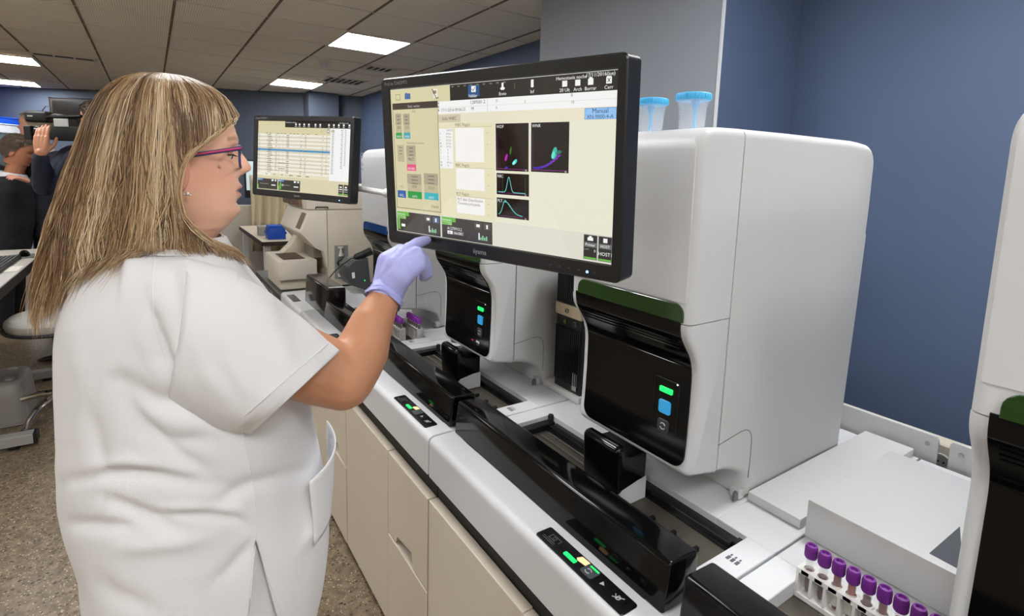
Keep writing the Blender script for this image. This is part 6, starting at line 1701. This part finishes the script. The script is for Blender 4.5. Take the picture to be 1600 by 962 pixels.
def man(label, head, hs, yaw, pitch, skin_rgb, hair_m, suit_m, body_yaw, arms, seed, shirt=True, lean=(0, 0), gap=.10):
    """arms: list of (shoulder, elbow, wrist, hand axes or None) in world space"""
    hc = Vector(head); base = Vector((hc.x + lean[0], hc.y + lean[1], 0))
    t = thing('person', label, 'person', tuple(base))
    fy = Vector((-math.sin(body_yaw), math.cos(body_yaw), 0)); sx_ = Vector((math.cos(body_yaw), math.sin(body_yaw), 0))
    neckb = hc + Vector((lean[0] * .35, lean[1] * .35, -.205 * hs)); 
    hb_, M, o = head_mesh(hc, hs, yaw, pitch)
    hb_.capsules([hc + Vector((0, 0, -.05)), neckb + Vector((0, 0, .02)), neckb - Vector((0, 0, .06))], [.055 * hs, .060 * hs, .068 * hs], 14)
    for S, E_, W_, hd in arms:
        hb_.capsules([neckb - Vector((0, 0, .06)), neckb - Vector((0, 0, .16)), Vector(S) - Vector((0, 0, .03)), Vector(E_), Vector(W_)], [.06, .05, .038, .036, .032], 12)
        if hd: hand_into(hb_, Vector(W_), *hd[:3], hd[3], hd[4])
    vv, ff = voxel(hb_, .0048, 1)
    c = np.array(srgb(*skin_rgb)[:3]); cc = np.tile(c, (len(vv), 1))
    build_vf(vv, ff, 'skin', SKINM, t, cc)
    for s_ in (1, -1):
        mb = MB(); mb.ball((0, 0, 0), (.010, .017, .031), 10); Me = M @ Matrix.Translation((.0765 * s_, -.004, -.018)) @ Matrix.Rotation(-.2, 4, 'X'); mb.v = [tuple(Me @ Vector(v)) for v in mb.v]
        build(mb, 'ear', mat('ear_tone', srgb(186, 122, 98), .5), t)
    hp_ = build(hair_cap(M, o, seed), 'hair', hair_m, t, ang=80)
    st_ = build(short_hair(M, o, seed), 'short_strands', hair_m, hp_); st_['kind'] = 'stuff'
    # suit: jacket and trousers as one cloth body
    sh = neckb.z - .03
    hipz = sh - .60
    mb = MB()
    tors = [(sh + .055, .075, .07, 0), (sh + .03, .14, .085, 0), (sh - .01, .205, .105, 0), (sh - .08, .225, .125, .005), (sh - .22, .215, .135, .012), (sh - .38, .20, .14, .02), (sh - .52, .205, .14, .012), (sh - .66, .215, .14, .005), (sh - .74, .215, .138, 0)]
    rr_ = []
    for z_, w_, d_, fo in tors:
        f = max(0, (sh - z_)) / max(.1, sh); cxy = Vector((neckb.x, neckb.y, 0)).lerp(base, min(1, f * 1.6)) + fy * fo
        rr_.append([cxy + sx_ * (w_ * math.cos(a)) + fy * (d_ * math.sin(a)) + Vector((0, 0, z_)) for a in np.linspace(0, 2 * PI, 40, endpoint=False)])
    mb.loft(rr_)
    for S, E_, W_, hd in arms:
        S, E_, W_ = Vector(S), Vector(E_), Vector(W_)
        mb.capsules([S, S.lerp(E_, .5), E_, E_.lerp(W_, .5), E_.lerp(W_, .86)], [.088, .078, .066, .058, .050], 14)
    vv, ff = voxel(mb, .011, 2)
    nn = bpy.data.meshes.new('t'); nn.from_pydata(vv.tolist(), [], ff); nr = np.zeros(len(vv) * 3); nn.vertices.foreach_get('normal', nr); nr = nr.reshape(-1, 3); bpy.data.meshes.remove(nn)
    dd = np.array([.010 * mnoise.noise(Vector((p[0] * 9, p[1] * 9, p[2] * 6 + seed))) + .004 * mnoise.noise(Vector((p[0] * 26, p[1] * 26, p[2] * 20))) for p in vv])
    build_vf(vv + nr * dd[:, None], ff, 'jacket', suit_m, t)
    mb = MB()
    for s_ in (1, -1):
        hip = base + sx_ * (.10 * s_) + Vector((0, 0, hipz - .02)); kn = base + sx_ * (gap * s_ * 1.05) + fy * .02 + Vector((0, 0, .52)); an = base + sx_ * (gap * s_ * 1.1) - fy * .01 + Vector((0, 0, .07))
        mb.capsules([hip, hip.lerp(kn, .5), kn, kn.lerp(an, .5), an], [.112, .098, .080, .074, .066], 14)
    vv, ff = voxel(mb, .013, 2); build_vf(vv, ff, 'trousers', suit_m, t)
    for s_ in (1, -1):
        mb = MB(); rr_ = []
        ft = base + sx_ * (gap * s_ * 1.1)
        for f_ in np.linspace(0, 1, 12):
            w_ = .050 * math.sin(PI * (.10 + .80 * f_)) ** .5; h_ = (.085 - .050 * f_) * math.sin(PI * (.16 + .78 * f_)) ** .4
            rr_.append([ft + sx_ * (w_ * math.cos(a)) + fy * (-.10 + .31 * f_) + Vector((0, 0, max(.002, .004 + h_ * (.5 + .5 * math.sin(a))))) for a in np.linspace(0, 2 * PI, 18, endpoint=False)])
        mb.loft(rr_); build(mb, 'shoe', mat('shoe_black', srgb(20, 18, 18), .3), t, ang=50)
    if shirt:
        mb = MB(); rr_ = []
        for z_, k_ in ((neckb.z - .03, .100), (neckb.z + .02, .092), (neckb.z + .052, .086), (neckb.z + .050, .080)):
            rr_.append([Vector((neckb.x, neckb.y, z_)) + sx_ * (k_ * hs * .82 * math.cos(a)) + fy * (k_ * hs * .95 * math.sin(a)) + Vector((0, 0, -.018 * math.sin(a))) for a in np.linspace(0, 2 * PI, 36, endpoint=False)])
        mb.loft(rr_, caps=False); build(mb, 'shirt_collar', mat('shirt_white', srgb(225, 228, 235), .6), t, ang=50)
    return t, M, o, neckb, fy, sx_
SUITK = mat('suit_black', srgb(24, 24, 27), .8, bump=.15, bscale=500)
SUITN = mat('suit_navy', srgb(32, 34, 44), .8, bump=.15, bscale=500)
SUITC = mat('jacket_navy', srgb(36, 41, 58), .8, bump=.15, bscale=500)
HGREY = mat('hair_greybrown', srgb(92, 78, 66), .6, bump=.6, bscale=140); HFAIR = mat('hair_fair', srgb(150, 132, 112), .6, bump=.6, bscale=140); HBRN = mat('hair_brown', srgb(74, 54, 40), .6, bump=.6, bscale=140)

# man in the black suit, bending forward, far left
hA = at_d(30, 236, 4.75)
sA_ = at_d(-6, 270, 4.8); eA = at_d(2, 340, 4.75); wA = at_d(14, 405, 4.72)
man('man in black suit with bowed grey head at the left picture edge', hA, 1.18, -.25, -.42, (176, 118, 90), HGREY, SUITK, -.2, [(sA_, eA, wA, None), (at_d(-20, 270, 5.0), at_d(-25, 335, 5.0), at_d(-15, 400, 5.0), None)], 3, lean=(-.05, -.17))
# fair man facing left behind the camcorder
hB = at_d(55, 199, 5.0)
wB = at_d(47, 284, 4.55); eB = at_d(74, 294, 4.66); sB = at_d(90, 250, 4.85)
fw_ = (wB - eB).normalized(); upB = Vector((.2, .1, .95)); upB = (upB - fw_ * upB.dot(fw_)).normalized(); sdB = upB.cross(fw_)
man('fair-haired man in dark suit facing left behind the camcorder', hB, 1.20, PI - .25, .0, (208, 150, 128), HFAIR, SUITN, PI - .5, [(sB, eB, wB, (fw_, -sdB, upB, 1.0, (.25, .4, .5, .55)))], 5, lean=(.0, .08))
mb = MB(); cfd = (wB - eB).normalized(); a1_ = cfd.orthogonal().normalized(); a2_ = cfd.cross(a1_)
# cameraman
hC = at_d(152, 188, 4.1)
sC = at_d(112, 246, 4.06); eC = at_d(68, 292, 3.94); wC = at_d(64, 238, 3.80)
upv = Vector((.75, -.3, .1)).normalized(); fwC = (at_d(66, 200, 3.80) - wC).normalized(); upv = (upv - fwC * upv.dot(fwC)).normalized(); sdC = fwC.cross(upv)
man('cameraman in navy jacket steadying a camcorder with his raised hand', hC, 1.15, PI / 2 + .8, 0, (200, 142, 112), HBRN, SUITC, PI - .35, [(sC, eC, wC, (fwC, sdC, upv, 1.28, (.12, .16, .2, .22)))], 9, shirt=False, lean=(.02, -.22))

# camcorder: laid out along its own axis (local +x = towards the lens)
cc0 = at_d(80, 197, 3.92); cl = at_d(44, 205, 3.92); axd = (cl - cc0); axd.z = 0; axd.normalize()
ay_ = Vector((0, 0, 1)).cross(axd); px2m = 3.92 / FPX
t = thing('camcorder', 'black shoulder camcorder held up in front of the fair-haired man', 'video camera', tuple(cc0))
MC = Matrix((axd, ay_, Vector((0, 0, 1)))).transposed().to_4x4(); MC.translation = cc0
def X(px): return -(px - 80) * px2m
def Zc(py): return -(py - 197) * px2m
mb = MB(); mb.box((X(130), -.05, Zc(219)), (X(84), .05, Zc(197)), .008, 2, M=MC); build(mb, 'camera_body', BLACKM, t, ang=30)
RL = MC @ Matrix.Translation((0, .0, Zc(207))) @ Matrix.Rotation(PI / 2, 4, 'Y')
mb = MB(); mb.lathe([(0, X(86)), (.042, X(86)), (.042, X(76)), (.048, X(75)), (.048, X(66)), (.043, X(65)), (.043, X(55)), (0, X(55))], (0, 0, 0), 24, M=RL); lens = build(mb, 'lens_barrel', BLACKP, t)
mb = MB(); mb.lathe([(.0485, X(73)), (.0495, X(72.5)), (.0495, X(69.5)), (.0485, X(69))], (0, 0, 0), 24, M=RL); build(mb, 'focus_ring', GREYP, lens)
mb = MB(); mb.box((X(57), -.052, Zc(219)), (X(46), .052, Zc(198)), .004, 1, M=MC); hood = build(mb, 'lens_hood', BLACKM, t, ang=30)
mb = MB(); mb.box((X(46.2), -.046, Zc(217)), (X(45.8), .046, Zc(200)), M=MC); build(mb, 'front_glass', BLACKG, hood, smooth=False)
mb = MB(); mb.tube([MC @ Vector(p) for p in ((X(124), 0, Zc(196)), (X(122), 0, Zc(184)), (X(88), 0, Zc(180)), (X(78), 0, Zc(184)))], .014, 10); build(mb, 'top_handle', BLACKM, t)
mb = MB(); mb.box((X(81), -.04, Zc(192)), (X(46), .04, Zc(175)), .018, 3, M=MC); vf = build(mb, 'viewfinder_hood', BLACKM, t, ang=40)
mb = MB(); mb.box((X(60), .0395, Zc(184)), (X(52), .0408, Zc(182)), M=MC); mb.box((X(60), -.0408, Zc(184)), (X(52), -.0395, Zc(182)), M=MC); build(mb, 'print', LGREY, vf, smooth=False)
mb = MB(); mb.tube([MC @ Vector((X(80), .03, Zc(184))), MC @ Vector((X(132), .03, Zc(181)))], .013, 10); build(mb, 'microphone', BLACKP, t)
mb = MB(); mb.box((X(115), .048, Zc(198)), (X(93), .054, Zc(186)), .002, 1, M=MC); build(mb, 'side_display', mat('cam_silver', srgb(190, 190, 188), .35), t, ang=30)
mb = MB(); mb.tube([MC @ Vector(p) for p in ((X(66), 0, Zc(177)), (X(74), 0, Zc(167)), (X(84), 0, Zc(168)), (X(90), 0, Zc(180)))], .003, 6); build(mb, 'cable', BLACKM, t)
mb = MB(); mb.box((X(140), -.04, Zc(212)), (X(128), .04, Zc(190)), .006, 1, M=MC); build(mb, 'battery', BLACKP, t, ang=30)
# ================================================================== WORLD AND RENDER LOOK
W = bpy.data.worlds.new('world'); SC.world = W; W.use_nodes = True
W.node_tree.nodes['Background'].inputs['Color'].default_value = (.75, .85, 1, 1)
W.node_tree.nodes['Background'].inputs['Strength'].default_value = .0
vs = SC.view_settings
SC.display_settings.display_device = 'sRGB'
vs.view_transform = 'Standard'; vs.look = 'None'; vs.exposure = 0.0; vs.gamma = 1.0; vs.use_curve_mapping = False
SC.cycles.use_denoising = True
SC.cycles.max_bounces = 12
SC.cycles.diffuse_bounces = 8
SC.cycles.transparent_max_bounces = 12
SC.cycles.sample_clamp_indirect = 8
SC.cycles.caustics_reflective = False; SC.cycles.caustics_refractive = False
